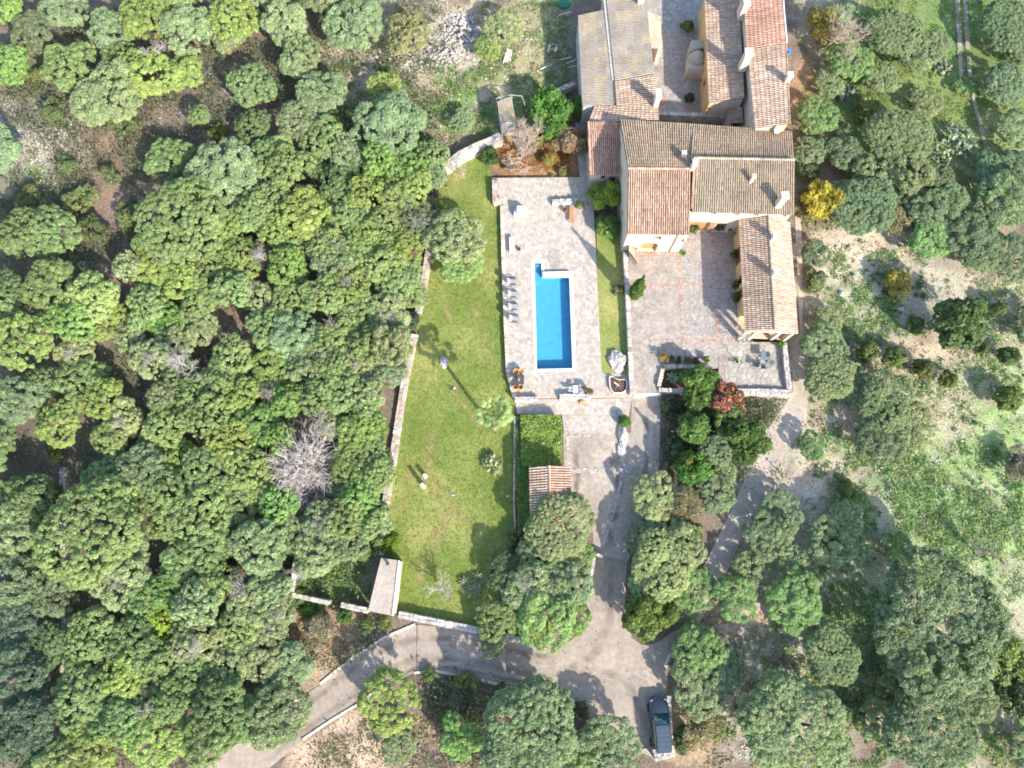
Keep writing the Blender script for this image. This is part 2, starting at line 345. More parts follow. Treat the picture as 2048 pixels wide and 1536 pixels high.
def sheet(name, polys, z, m, down=.05, parent=None, kind='structure'):
    b = MB()
    for p in polys: b.prism(XY(p, z), z-down, z, bottom=False)
    o = b.build(name, m, parent)
    return tag(o, kind=kind) if parent is None else o
LAWN = [(888, 335), (925, 312), (962, 312), (986, 352), (988, 412), (1003, 416), (1006, 500), (1014, 760), (1030, 800), (1030, 870), (1028, 1010), (1034, 1080), (1090, 1130), (1110, 1285),
        (1068, 1286), (960, 1260), (795, 1226), (802, 1120), (768, 1112), (768, 1050), (786, 930), (803, 800), (828, 680), (850, 560), (866, 470), (872, 400)]
sheet('lawn', [LAWN], ZL, M['lawn'])
sheet('lawn', [[(1192, 440), (1250, 440), (1254, 560), (1259, 700), (1262, 752), (1203, 748), (1195, 560)]], ZT-.03, M['lawn'], .45)
ROADS = []
ROADS.append([(380, 1560), (470, 1490), (540, 1440), (595, 1400), (640, 1370), (700, 1320), (770, 1275), (835, 1250), (900, 1254), (1000, 1276), (1070, 1290), (1130, 1290), (1160, 1265), (1175, 1195),
      (1190, 1108), (1254, 1122), (1250, 1200), (1256, 1250), (1264, 1276), (1284, 1290), (1312, 1287), (1345, 1264), (1375, 1250), (1386, 1268), (1347, 1300), (1334, 1340), (1336, 1400), (1339, 1500), (1300, 1514), (1230, 1474),
      (1185, 1440), (1160, 1412), (1110, 1395), (1050, 1383), (960, 1360), (870, 1342), (830, 1345), (760, 1372), (710, 1410), (660, 1440), (600, 1485), (510, 1560)])
road = sheet('road', [ROADS[0]], ZD+.008, M['roadconc'])
yard = sheet('driveway', [[(1127, 866), (1262, 866), (1264, 793), (1322, 790), (1318, 930), (1304, 1000), (1276, 1060), (1256, 1124), (1190, 1110), (1185, 1062), (1060, 1062), (1060, 930), (1128, 930)]], ZD, M['concrete'])
ROADS.append([(1590, 430), (1597, 600), (1600, 668), (1583, 690), (1586, 780), (1576, 800), (1530, 862), (1494, 940), (1472, 1000), (1434, 1080), (1398, 1150), (1370, 1252), (1388, 1264),
      (1440, 1175), (1482, 1080), (1522, 1010), (1572, 905), (1613, 845), (1617, 780), (1611, 720), (1605, 660), (1606, 600), (1602, 430)])
sheet('path', [ROADS[1]], ZD+.014, M['pathconc'])
for k, pts in enumerate([[(1908, -20), (1918, -20), (1924, 90), (1926, 155), (1918, 155), (1915, 90)], [(1925, -20), (1934, -20), (1940, 90), (1944, 155), (1936, 155), (1931, 90)], [(1944, 160), (1952, 200), (1968, 260), (1984, 330), (1976, 330), (1960, 262), (1944, 205), (1936, 160)]]):
    b = MB(); b.face([P(a, e, zground(P(a, e, ZG))+.07) for a, e in pts]); tag(b.build('track', M['roadconc']), kind='structure')

def stain(name, pts, width, z, m, parent):
    q = XY(pts, z); q = [q[0].lerp(q[1], 0)]+[v for i in range(len(q)-1) for v in (q[i].lerp(q[i+1], .5), q[i+1])]; V = []; fd = []
    for i, p in enumerate(q):
        d = (q[min(i+1, len(q)-1)]-q[max(i-1, 0)]).normalized(); n = Vector((-d.y, d.x, 0)); w_ = width*(.8+.4*random.Random(i*7+int(width*100)).random())
        for k, f in ((-.5, 0), (-.25, .7), (0, 1), (.25, .7), (.5, 0)): V.append(p+n*w_*k); fd.append(f if 0 < i < len(q)-1 else 0)
    me = bpy.data.meshes.new(name); me.from_pydata([tuple(v) for v in V], [], [(i*5+k, i*5+k+1, i*5+k+6, i*5+k+5) for i in range(len(q)-1) for k in range(4)]); me.update()
    a = me.attributes.new('fade', 'FLOAT', 'POINT'); a.data.foreach_set('value', fd); return link(name, me, M[m], parent)
_c = [(520, 1508), (600, 1442), (665, 1398), (720, 1352), (770, 1322), (832, 1298), (900, 1298), (980, 1312), (1060, 1330), (1120, 1340)]
for k, (o_, w_, m_) in enumerate([(-21, .8, 'tyre'), (19, .8, 'tyre'), (-2, .9, 'dust'), (38, .5, 'grime')]): stain('tyre_track' if m_ == 'tyre' else 'dust_streak', [(a+o_*.35*(1 if i < 5 else 0), e+o_) for i, (a, e) in enumerate(_c)], w_, ZD+.014+k*.001, m_, road)
for k, (l, w_, m_) in enumerate([([(1120, 1345), (1190, 1310), (1220, 1240), (1222, 1180), (1222, 1125)], .9, 'tyre'), ([(1160, 1370), (1230, 1340), (1248, 1290), (1240, 1230)], .7, 'dust'), ([(1180, 1330), (1250, 1360), (1285, 1420), (1290, 1470)], 1.0, 'tyre'), ([(1200, 1210), (1203, 1160), (1207, 1125)], .8, 'dust')]): stain('tyre_track' if m_ == 'tyre' else 'dust_streak', l, w_, ZD+.020+k*.001, m_, road)
for k, (l, w_, m_) in enumerate([([(1215, 1100), (1225, 1040), (1240, 980), (1230, 920), (1205, 885)], 1.1, 'grime'), ([(1180, 1050), (1185, 990), (1175, 930), (1168, 885)], .9, 'dust'), ([(1285, 1000), (1292, 930), (1293, 860), (1294, 800)], .7, 'grime'), ([(1306, 980), (1308, 900), (1308, 810)], .5, 'dust'), ([(1150, 1000), (1155, 950), (1150, 890)], .8, 'grime')]): stain('stain', l, w_, ZD+.006+k*.001, m_, yard)
_lw = [o for o in bpy.data.objects if o.name == 'lawn'][0]
for k, (l, w_) in enumerate([([(960, 1060), (900, 1010), (860, 960), (855, 900), (880, 830)], 1.6), ([(1005, 870), (960, 850), (920, 800), (900, 740)], 1.2), ([(830, 1180), (850, 1120), (880, 1060), (900, 1010)], 1.8), ([(905, 660), (895, 620), (890, 590)], .9), ([(940, 600), (960, 640), (975, 700), (985, 760)], 1.0), ([(820, 900), (815, 960), (805, 1040)], 1.0)]): stain('dry_patch', l, w_, ZL+.006+k*.001, 'dryturf', _lw)
def sway(pts, n=6):
    out = []
    for i in range(len(pts)-1):
        for k in range(n): out.append(pts[i].lerp(pts[i+1], k/n))
    return out+[pts[-1]]
STONES = [(.50, .44, .36), (.44, .40, .35), (.55, .50, .43), (.38, .34, .30), (.58, .49, .38), (.47, .43, .40)]
def stone_run(b, pts, width, z0, z1, size=.36, seed=1, pal=STONES, rough=.05):
    r = random.Random(seed)
    nc = max(1, round((z1-z0)/.38)); nr = max(1, round(width/size*1.1))
    for i in range(len(pts)-1):
        a, e = Vector(pts[i][:2]), Vector(pts[i+1][:2]); L = (e-a).length; d = (e-a)/L; n = Vector((-d.y, d.x))
        for q in range(nc):
            h0, h1 = z0+(z1-z0)*q/nc, z0+(z1-z0)*(q+1)/nc
            for j in range(nr):
                t = -r.uniform(0, size*.3)
                while t < L:
                    s = size*r.uniform(.7, 1.5); o0, o1 = -width/2+width*j/nr, -width/2+width*(j+1)/nr
                    f = lambda: r.uniform(-rough, rough)*.6
                    t0, t1 = max(t+.012, 0), min(t+s-.012, L)
                    if t1-t0 > .06:
                        b.cur = vary(r.choice(pal), r, .8, 1.15)
                        zz = h1+(r.uniform(-.05, .05) if q == nc-1 else -.012)
                        co = [(t0, o0+.01), (t1, o0+.01), (t1, o1-.01), (t0, o1-.01)]
                        bt = [a+d*u+n*v for u, v in co]; tp = [a+d*(u+f())+n*(v+f()) for u, v in co]
                        b.hexa([(p.x, p.y, h0) for p in bt], [(p.x, p.y, zz+f()*.5) for p in tp])
                    t += s
def stone_wall(name, label, lines, width, z1, z0=ZG-.05, size=.36, seed=1, cat='wall', pal=STONES, group=None):
    allp = [P(*p, z1) for l in lines for p in l]; base = Vector((allp[0].x, allp[0].y, z0))
    root = empty(name, base, label, cat, group); b, core = MB(), MB()
    for l in lines:
        pts = XY(l, z1); stone_run(b, pts, width, z0, z1, size, seed, pal)
        for i in range(len(pts)-1): core.bar(pts[i], pts[i+1], width-.07, z0, z1-.07-.003*i)
    o = b.build('stones', M['stone'], root); o['kind'] = 'stuff'; core.build('mortar_core', M['mortar'], root)
    return root
WARM = [(.50, .36, .25), (.46, .36, .28), (.55, .43, .32), (.40, .30, .23), (.52, .44, .36)]
LIGHT = [(.50, .46, .41), (.46, .42, .38), (.54, .50, .45), (.42, .385, .35)]
stone_wall('dry_stone_wall', 'long dry stone wall along the west edge of the lawn', [[(866, 420), (858, 500), (846, 575), (836, 625)], [(829, 668), (820, 712), (812, 745), (803, 800), (794, 860), (787, 915), (777, 965), (770, 1015), (766, 1062), (765, 1110)]], .72, .05, size=.42, seed=3, pal=WARM+STONES)
stone_wall('dry_stone_wall', 'pale low wall between the lawn and the road bend', [[(797, 1229), (880, 1246), (960, 1262), (1068, 1288)]], .62, .35, size=.4, seed=4, pal=LIGHT)
stone_wall('ruined_wall', 'corner of roofless stone enclosure beside the concrete hut', [[(593, 1112), (583, 1184)], [(583, 1190), (657, 1206)]], .42, .95, seed=5)
stone_wall('ruined_wall', 'short stone wall running into the concrete hut', [[(682, 1210), (736, 1222)]], .5, .7, seed=6)
stone_wall('garden_wall', 'thick rubble wall closing the north tip of the lawn', [[(887, 334), (922, 308), (958, 291), (1002, 272)]], .95, .75, size=.5, seed=7)
stone_wall('garden_wall', 'narrow stone wall between grass strip and courtyard', [[(1250, 505), (1254, 560), (1257, 620), (1260, 690), (1264, 788)]], .42, .72, size=.32, seed=8)
stone_wall('parapet_wall', 'whitish stone parapet east of the flagstone patio', [[(1570, 690), (1574, 735), (1579, 776)]], .5, .95, size=.3, seed=9, pal=LIGHT)
stone_wall('parapet_wall', 'whitish stone parapet south of the flagstone patio', [[(1466, 783), (1520, 783), (1583, 786)]], .62, .8, size=.3, seed=10, pal=LIGHT)
stone_wall('planter_wall', 'low wall of the raised bed beside the courtyard ramp', [[(1328, 732), (1420, 734)], [(1326, 738), (1318, 772)], [(1318, 779), (1366, 781)]], .4, .72, size=.34, seed=11)
stone_wall('roadside_wall', 'long narrow stone wall beside the parked car', [[(1338, 1392), (1340, 1440), (1344, 1490)]], .38, .35, size=.3, seed=12)
stone_wall('end_block', 'stubby stone block behind the parked car', [[(1309, 1512), (1349, 1502)]], 1.0, .85, size=.33, seed=13)
stone_wall('gate_wall', 'low stone wall at the driveway entrance', [[(1189, 1114), (1183, 1150), (1176, 1190)], [(1193, 1109), (1206, 1113)]], .32, .25, size=.32, seed=14, pal=LIGHT)
stone_wall('bench_wall', 'short masonry bench wall at the north end of the terrace', [[(1105, 403), (1165, 401)]], .55, .5, ZT-.2, .3, 15, pal=LIGHT)
stone_wall('bench_wall', 'short masonry wall behind the white folding chairs', [[(1119, 793), (1182, 792)]], .5, .5, -.5, .3, 16, pal=LIGHT)
stone_wall('bench_wall', 'low masonry wall south of the black dining table', [[(1030, 798), (1076, 797)]], .42, .5, -.5, .3, 17, pal=LIGHT)
stone_wall('terrace_wall', 'stone pillar wall at the northwest corner of the terrace', [[(991, 360), (993, 405)]], .8, .35, ZG, .32, 18, pal=LIGHT+WARM)
stone_wall('field_wall', 'crumbling stone wall stub west of the barn', [[(1108, 183), (1130, 174), (1150, 165)]], .5, .6, seed=19)
stone_wall('field_wall', 'bluish shaded dry stone wall running through the western wood', [[(124, 935), (126, 1020), (125, 1120), (127, 1230), (125, 1345)]], .5, .15, seed=20)
stone_wall('field_wall', 'sunlit dry stone wall line left of the road end', [[(562, 1310), (557, 1370), (546, 1424)]], .5, .1, seed=21, pal=WARM)
stone_wall('yard_wall', 'wall across the south end of the north yard', [[(1317, 226), (1400, 229), (1455, 231)]], .45, 1.3, .0, .4, 22)

# pool terrace: slab, crazy paving, pool
TERR = [[(984, 356), (1168, 354), (1174, 410), (988, 410)], [(1001, 410), (1187, 410), (1193, 518), (1004, 518)], [(1004, 518), (1062, 518), (1069, 743), (1012, 743)],
        [(1088, 518), (1193, 518), (1194, 543), (1089, 543)], [(1146, 543), (1194, 543), (1203, 743), (1152, 743)], [(1012, 743), (1203, 743), (1205, 794), (1028, 796)], [(1203, 745), (1262, 750), (1264, 794), (1205, 794)]]
PAVE = [(.465, .405, .34), (.44, .39, .335), (.49, .43, .365), (.405, .35, .29), (.475, .40, .325), (.45, .41, .365), (.52, .465, .40)]
def paving(parent, polys, z, size, seed, pal, gap=.03, th=.03, name='paving_stones', m=None):
    r = random.Random(seed); b = MB()
    for k, poly in enumerate(polys):
        for ce in cells([(p.x, p.y) for p in XY(poly, z)], size, .4, seed+k, gap):
            b.cur = vary(r.choice(pal), r, .88, 1.1); dz = r.uniform(-.006, .006)
            b.prism(ce, z-th, z+dz, bottom=False)
    o = b.build(name, m or M['stone'], parent); o['kind'] = 'stuff'; return o
terr = sheet('pool_terrace', TERR, ZT-.02, M['mortar'], .5)
paving(terr, TERR, ZT, .31, 11, PAVE, .045)
lowt = sheet('lower_paving', [[(1030, 799), (1264, 796), (1257, 832), (1034, 828)], [(1124, 830), (1257, 832), (1246, 866), (1128, 866)]], -.36, M['mortar'], .1)
paving(lowt, [[(1030, 799), (1264, 796), (1257, 832), (1034, 828)], [(1124, 830), (1257, 832), (1246, 866), (1128, 866)]], -.345, .33, 31, PAVE)
npath = sheet('side_path', [[(1150, 245), (1176, 245), (1184, 352), (1160, 352)], [(1162, 352), (1184, 352), (1192, 410), (1176, 410)]], -.05, M['mortar'], .4)
paving(npath, [[(1150, 245), (1176, 245), (1184, 352), (1160, 352)]], -.03, .34, 41, [(.47, .44, .42), (.42, .40, .38), (.52, .48, .44)])
pool = empty('swimming_pool', P(1105, 640, ZT), 'long rectangular blue swimming pool with white coping and step nook', 'swimming pool')
OUT = [(1062, 518), (1088, 518), (1089, 543), (1146, 543), (1152, 743), (1069, 743)]
INN = [(1069, 526), (1082.5, 526), (1083.5, 552), (1138.5, 551.5), (1145, 736.5), (1074, 738)]
wo, wi = XY(OUT, .03), XY(INN, .03)
for i in range(6):
    j = (i+1) % 6; b = MB(); b.prism([wo[i], wo[j], wi[j], wi[i]], -.3, .03); b.build('coping', M['coping'], pool)
b = MB(); dp = -.9
for i in range(6):
    j = (i+1) % 6; a, e = wi[i], wi[j]; b.face([(a.x, a.y, -.02), (e.x, e.y, -.02), (e.x, e.y, dp), (a.x, a.y, dp)])
b.face([(p.x, p.y, dp) for p in wi]); b.build('basin', M['tilepool'], pool)
for k in range(6):   # steps down through the nook
    y0, y1 = 526+k*5.9, 526+(k+1)*5.9; x0, x1 = 1069.3, 1082.6+k*.2
    b = MB(); q = XY([(x0, y0), (x1, y0), (x1, y1), (x0, y1)], 0); b.prism(q, dp, -.22-k*.105); b.build('step', M['tilepool'], pool)
b = MB(); b.face([(p.x, p.y, -.09) for p in wi]); b.build('water', M['water'], pool)
b = MB(); b.prism(XY([(1086, 544), (1141, 542.5), (1141.5, 552.5), (1086, 553.5)], .34), .035, .34); tag(b.build('pool_cover_box', M['white'], origin=P(1113, 548, .03)), 'white raised cover box along the north end of the pool', 'pool cover')
b = MB(); b.prism(XY([(1098, 498), (1118, 500), (1122, 540), (1105, 540), (1096, 520)], ZT+.008), ZT-.02, ZT+.012); tag(b.build('concrete_pad', M['cyard']), kind='structure')
# strip of warm edging along the lawn side of the terrace
edg = MB(); stone_run(edg, XY([(1004, 412), (1007, 520), (1011, 640), (1016, 745), (1030, 796)], .04), .42, -.3, .05, .4, 77, [(.58, .45, .34), (.55, .44, .36), (.62, .52, .42)], .03)
o = edg.build('edging_stones', M['stone'], terr); o['kind'] = 'stuff'

# courtyard
CY = [[(1252, 452), (1480, 452), (1492, 690), (1261, 690)], [(1432, 684), (1574, 684), (1583, 782), (1440, 782)], [(1266, 690), (1440, 690), (1438, 736), (1322, 736), (1318, 788), (1270, 788)]]
cy = sheet('courtyard', [CY[0], [(1492, 684), (1574, 684), (1583, 782), (1440, 782), (1434, 690), (1492, 690)], [(1262, 690), (1434, 690), (1438, 736), (1322, 736), (1318, 788), (1266, 788)]], ZC-.012, M['cyard'], .9)
COB = [(.40, .35, .31), (.36, .32, .29), (.45, .40, .35), (.33, .29, .27)]
paving(cy, [[(1361, 466), (1423, 466), (1430, 570), (1364, 571)], [(1364, 578), (1430, 577), (1436, 676), (1369, 677)], [(1436, 578), (1474, 577), (1480, 676), (1441, 676)], [(1371, 687), (1433, 687), (1436, 724), (1374, 726)]], ZC, .19, 51, COB, .025, name='cobbles')
bk = MB(); r = random.Random(5)
for a, e in [((1272, 507), (1425, 507)), ((1278, 574), (1472, 573)), ((1284, 682), (1478, 681)), ((1358, 511), (1362, 571)), ((1362, 577), (1367, 679)), ((1367, 685), (1371, 726)), ((1424, 464), (1431, 570)), ((1432, 577), (1438, 679)), ((1438, 686), (1442, 700)),
             ((1480, 690), (1483, 770)), ((1392, 466), (1470, 463))]:
    p, q = P(*a, ZC), P(*e, ZC); L = (q-p).length; d = (q-p)/L; t = 0
    while t < L-.1:
        bk.cur = vary(r.choice([(.40, .25, .18), (.38, .24, .18), (.44, .31, .24), (.44, .35, .28)]), r, .75, 1.15)
        bk.bar(p+d*t, p+d*min(t+.115, L), .26, ZC-.02, ZC+.006+r.uniform(0, .004)); t += .125
o = bk.build('brick_bands', M['brick'], cy); o['kind'] = 'stuff'
for k, ce in enumerate(cells([(p.x, p.y) for p in XY([(1445, 690), (1556, 688), (1564, 774), (1452, 774)], ZC)], .58, .38, 99, .045)):
    b = MB(); b.cur = vary(rng.choice([(.40, .36, .31), (.37, .33, .28), (.43, .39, .34)]), rng, .88, 1.12); b.prism(ce, ZC-.02, ZC+.01+rng.uniform(0, .006)); b.build('flagstone', M['stone'], cy)
ny_ = sheet('north_yard', [[(1290, -30), (1425, -30), (1430, 205), (1460, 232), (1316, 232)]], -.05, M['cyard'], .5)
paving(ny_, [[(1312, -10), (1400, -10), (1412, 205), (1325, 215)]], -.035, .26, 61, [(.36, .33, .30), (.40, .37, .34), (.30, .28, .26)], .04, name='cobbles')
# cobble lines in the driveway
b = MB(); stone_run(b, XY([(1142, 941), (1200, 941), (1262, 942)], ZD), .5, ZD-.02, ZD+.025, .2, 71, LIGHT, .03); stone_run(b, XY([(1244, 948), (1236, 990), (1222, 1040), (1206, 1090)], ZD), .32, ZD-.02, ZD+.02, .2, 72, LIGHT, .03)
stone_run(b, XY([(1134, 872), (1136, 928)], ZD), .3, ZD-.02, ZD+.02, .2, 73, LIGHT, .03); stone_run(b, XY([(1134, 871), (1180, 870)], ZD), .35, ZD-.02, ZD+.021, .2, 74, LIGHT, .03)
o = b.build('cobble_lines', M['stone'], yard); o['kind'] = 'stuff'
b = MB()
for l in ([(604, 1480), (662, 1441), (712, 1411), (755, 1378)], [(828, 1346), (868, 1342), (960, 1360), (1050, 1382), (1108, 1394)], [(640, 1368), (700, 1319), (768, 1275), (830, 1249)], [(1334, 1342), (1330, 1330), (1345, 1298), (1366, 1278)], [(560, 1424), (600, 1396)]):
    q = XY(l, ZD+.1)
    for i in range(len(q)-1): b.bar(q[i], q[i+1], .22, ZD-.1, ZD+.1)
b.build('kerb', M['pale'], road)
b = MB(); q = XY([(834, 1250), (833, 1344)], ZD+.02); b.bar(q[0], q[1], .07, ZD-.02, ZD+.013); b.build('drain_channel', M['iron'], road)
b = MB(); q = XY([(1268, 791), (1320, 789)], ZD+.5); b.bar(q[0], q[1], .12, ZD, ZC+.03); b.build('ramp_edge', M['brick'], yard)
ramp = MB(); q = XY([(1270, 788), (1318, 788)], ZC-.02)+XY([(1316, 850), (1268, 850)], ZD+.01); ramp.face(q)
# ------------------------------------------------------------------ buildings
TPAL = {'orange': [((.46, .28, .19), 3), ((.50, .34, .24), 3), ((.37, .21, .14), 3), ((.56, .44, .34), 3), ((.30, .18, .12), 1.5)],
        'grey': [((.43, .32, .21), 3), ((.36, .27, .18), 3), ((.50, .39, .27), 3), ((.47, .29, .165), 2.8), ((.24, .19, .145), 1.3)],
        'pale': [((.36, .295, .21), 4), ((.40, .34, .255), 3), ((.30, .24, .165), 3), ((.36, .235, .14), 2.2), ((.215, .185, .15), 1.4)],
        'mix': [((.50, .33, .22), 3), ((.57, .43, .32), 3), ((.40, .26, .18), 3), ((.34, .26, .20), 2), ((.62, .54, .45), 1.5)],
        'red': [((.47, .255, .175), 4), ((.52, .33, .24), 3), ((.40, .20, .14), 3), ((.58, .45, .37), 1.5)]}
def tiled(name, e0, e1, r1, r0, pal, parent, seed=1, pitch=.215, length=.42, ridge=True):
    """deck slab + barrel tiles; e0,e1 eave corners, r0,r1 ridge corners (world)"""
    e0, e1, r0, r1 = (np.array(v, float) for v in (e0, e1, r0, r1)); rs = np.random.RandomState(seed)
    nrm = np.cross(e1-e0, r0-e0); nrm /= np.linalg.norm(nrm); nrm = nrm if nrm[2] > 0 else -nrm
    b = MB(); lo = nrm*-.10
    b.hexa([e0+lo, e1+lo, r1+lo, r0+lo], [e0, e1, r1, r0]); deck = b.build(name, M['deck'], parent)
    nu = max(2, int(round((np.linalg.norm(e1-e0)+np.linalg.norm(r1-r0))/2/pitch))); nv = max(2, int(round((np.linalg.norm(r0-e0)+np.linalg.norm(r1-e1))/2/length)))
    pc = TPAL[pal]; cs = np.array([q[0] for q in pc]); ws = np.array([q[1] for q in pc]); ws = ws/ws.sum()
    K = 5; ang = np.linspace(0, math.pi, K); V = []; Qd = []; Cc = []
    def S(u, v): return (e0*(1-u)+e1*u)*(1-v)+(r0*(1-u)+r1*u)*v
    uu, vv = np.meshgrid((np.arange(nu)+.5)/nu, np.arange(nv)/nv); uu = uu.ravel(); vv = vv.ravel(); n = len(uu)
    uu = uu+rs.uniform(-.06, .06, n)/nu
    du = (e1-e0)/np.linalg.norm(e1-e0)
    big = fbm(uu*np.linalg.norm(e1-e0)+seed*7, vv*np.linalg.norm(r0-e0), 1.7)
    idx = rs.choice(len(cs), n, p=ws); mean = (cs*ws[:, None]).sum(0); cid = rs.choice(len(cs), nu, p=ws)[np.tile(np.arange(nu), nv)]; col = (cs[idx]*.42+cs[cid]*.2+mean*.38)*rs.uniform(.9, 1.1, (n, 1))*(.82+.36*big)[:, None]
    for end, (vo, rad, lift) in enumerate(((-.04/nv, pitch*.40, .035), (1.02/nv, pitch*.32, .012))):
        vq = np.clip(vv+vo, -.02, 1); cen = S(uu[:, None], vq[:, None])
        for k in range(K):
            V.append(cen+du*(rad*math.cos(ang[k]))+nrm*(rad*math.sin(ang[k])+lift))
    V = np.stack(V, 1)  # n, 2K, 3
    q = [(k+1, k, K+k, K+k+1) for k in range(K-1)]
    Qd = (np.arange(n)[:, None, None]*(2*K)+np.array(q)[None]).reshape(-1, 4)
    off = np.array(parent_world(deck)); me = np_mesh('roof_tiles', V.reshape(-1, 3)-off, Qd, np.repeat(col, K-1, 0))
    o = link('roof_tiles', me, M['tile'], deck); o['kind'] = 'stuff'
    return deck
def ridge(parent, a, e, pal='pale', seed=1, r=.13, m='tile'):
    b = MB(); a, e = Vector(a), Vector(e); n = max(2, int((e-a).length/.42)); rr = random.Random(seed)
    for k in range(n):
        p, q = a.lerp(e, k/n), a.lerp(e, (k+1.03)/n)
        b.cur = vary(TPAL[pal][rr.randrange(3)][0], rr, .85, 1.1); b.tube([p, q], [r, r*.85], 8)
    o = b.build('ridge_tiles', M[m], parent); o['kind'] = 'stuff'; return o
def wall(parent, p0, p1, z0, z1, holes=(), th=.35, m='plaster', name='wall', z1b=None):
    """wall from p0 to p1 (world xy), outside face on the right-hand side; holes (u0,u1,h0,h1) in metres along / above z0"""
    p0, p1 = Vector((p0[0], p0[1])), Vector((p1[0], p1[1])); L = (p1-p0).length; d = (p1-p0)/L; n = Vector((-d.y, d.x))
    us = sorted({0, L, *[q for h in holes for q in h[:2]]}); zs = sorted({0, z1-z0, *[q for h in holes for q in h[2:4]]})
    b = MB()
    for i in range(len(us)-1):
        for j in range(len(zs)-1):
            um, zm = (us[i]+us[i+1])/2, (zs[j]+zs[j+1])/2
            if any(h[0] < um < h[1] and h[2] < zm < h[3] for h in holes): continue
            a, c_ = p0+d*us[i], p0+d*us[i+1]; lo, hi = z0+zs[j], z0+zs[j+1]
            ta = hi; tb = hi
            if z1b is not None and j == len(zs)-2: ta = hi+(z1b-z1)*us[i]/L; tb = hi+(z1b-z1)*us[i+1]/L
            ai, ci = a+n*th, c_+n*th
            b.hexa([(a.x, a.y, lo), (c_.x, c_.y, lo), (ci.x, ci.y, lo), (ai.x, ai.y, lo)], [(a.x, a.y, ta), (c_.x, c_.y, tb), (ci.x, ci.y, tb), (ai.x, ai.y, ta)])
    return b.build(name, M[m], parent), p0, d, n
def opening(parent, W, z0, h, kind='window', depth=.22, color=(.30, .16, .08)):
    """fills a hole with a recessed leaf and frame"""
    _, p0, d, n = W; u0, u1, h0, h1 = h; b = MB(); b.cur = color
    def bx(bb, a, c_, lo, hi, o0, o1):
        q = [p0+d*a+n*o0, p0+d*c_+n*o0, p0+d*c_+n*o1, p0+d*a+n*o1]
        bb.hexa([(v.x, v.y, z0+lo) for v in q], [(v.x, v.y, z0+hi) for v in q])
    f = .07
    bx(b, u0+.002, u0+f, h0, h1-.002, depth, depth+.08); bx(b, u1-f, u1-.002, h0, h1-.002, depth, depth+.08); bx(b, u0+f, u1-f, h1-f, h1-.002, depth, depth+.08)
    fr = b.build('door' if kind == 'door' else 'window', M['wood'], parent)
    b = MB(); b.cur = tuple(v*.85 for v in color)
    if kind == 'door':
        m_ = (u0+u1)/2
        bx(b, u0+f, m_-.006, h0, h1-f, depth+.02, depth+.06); bx(b, m_+.006, u1-f, h0, h1-f, depth+.02, depth+.06); b.build('door_leaf', M['wood'], fr)
    else:
        bx(b, u0+f, u1-f, h0, h1-f, depth+.03, depth+.05); b.build('pane', M['dark'], fr)
        b = MB(); bx(b, u0-.05, u1+.05, h0-.06, h0-.003, -.05, depth+.02); b.build('sill', M['pale'], fr)
    return fr
def chimney(parent, px_, py_, zb, h, sx=.5, sy=.5, m='plaster', rz=0.0):
    p = P(px_, py_, zb); b = MB(); b.box((p.x, p.y, zb+h/2-.35), (sx, sy, h+.7), rz, .93); ch = b.build('chimney', M[m], parent)
    b = MB(); b.box((p.x, p.y, zb+h+.03), (sx*1.12, sy*1.12, .06), rz)
    for i in (-1, 1):
        for j in (-1, 1): b.box((p.x+i*sx*.36, p.y+j*sy*.36, zb+h+.16), (.1, .1, .2), rz)
    b.box((p.x, p.y, zb+h+.30), (sx*1.2, sy*1.2, .08), rz); b.build('chimney_cap', M['pale'], ch)
    return ch
def down(p, dx=0, dy=0): return (p.x+dx, p.y+dy)

# main farmhouse
house = empty('farmhouse', P(1400, 470, ZC), 'main tiled farmhouse with arched door and two stepped roof ridges', 'farmhouse')
zA, zR, zN = 4.85, 6.45, 5.25
aE0, aE1 = P(1254.5, 468, zA), P(1379, 470, zA); aR0, aR1 = P(1256, 337, zR), P(1381, 338, zR)
tiled('roof', aE0, aE1, aR1, aR0, 'orange', house, 1)
bN0, bN1 = P(1240, 240, zN), P(1386, 249, zN); bR0, bR1 = aR0+Vector((0, .03, 0)), aR1+Vector((0, .03, 0))
tiled('roof', bN1, bN0, bR0, bR1, 'grey', house, 2)
bN2 = P(1586, 266, 5.35); bR2 = P(1588, 325, 6.5); bR1b = P(1383, 322, 6.85)
tiled('roof', P(1584, 264, zN), bN1+Vector((.02, 0, 0)), P(1381, 321, 6.55), P(1588, 322, 6.55), 'grey', house, 3)
zC0, zC1 = 5.05, 6.8
cE0, cE1 = P(1383, 424, zC0), P(1588, 430, zC0); cR0, cR1 = P(1388, 316, zC1), P(1589, 320, zC1)
tiled('roof', cE0, cE1, cR1, cR0, 'pale', house, 4)
ridge(house, aR0+Vector((0, 0, .06)), aR1+Vector((0, 0, .06)), 'red', 1); ridge(house, cR0+Vector((0, 0, .06)), cR1+Vector((0, 0, .06)), 'pale', 2)
# verge tiles of the stepped gable between the two roofs
ridge(house, cE0+Vector((0, .3, .08)), cR0+Vector((0, 0, .08)), 'red', 3, .11); ridge(house, cE0+Vector((.35, .4, .06)), cR0+Vector((.35, 0, .06)), 'orange', 4, .1)
# walls of the west block: corners under the eaves
ov = .18; sw, se = (aE0.x+.12, aE0.y+ov), (aE1.x-.02, aE1.y+ov); nw = (bN0.x+.15, bN0.y-.2); ne = (bN2.x-.15, bN2.y-.2)
hd = (1.75, 3.45, .0, 2.25); hw = (2.75, 3.45, 3.0, 3.75)
W1 = wall(house, sw, se, ZC-.9, zA-.14, [(hd[0], hd[1], .9, 3.15), (hw[0], hw[1], 3.75, 4.5)])
opening(house, W1, ZC-.9, (hd[0], hd[1], .9, 3.15), 'door', .35, (.50, .26, .10)); opening(house, W1, ZC-.9, (hw[0], hw[1], 3.75, 4.5))
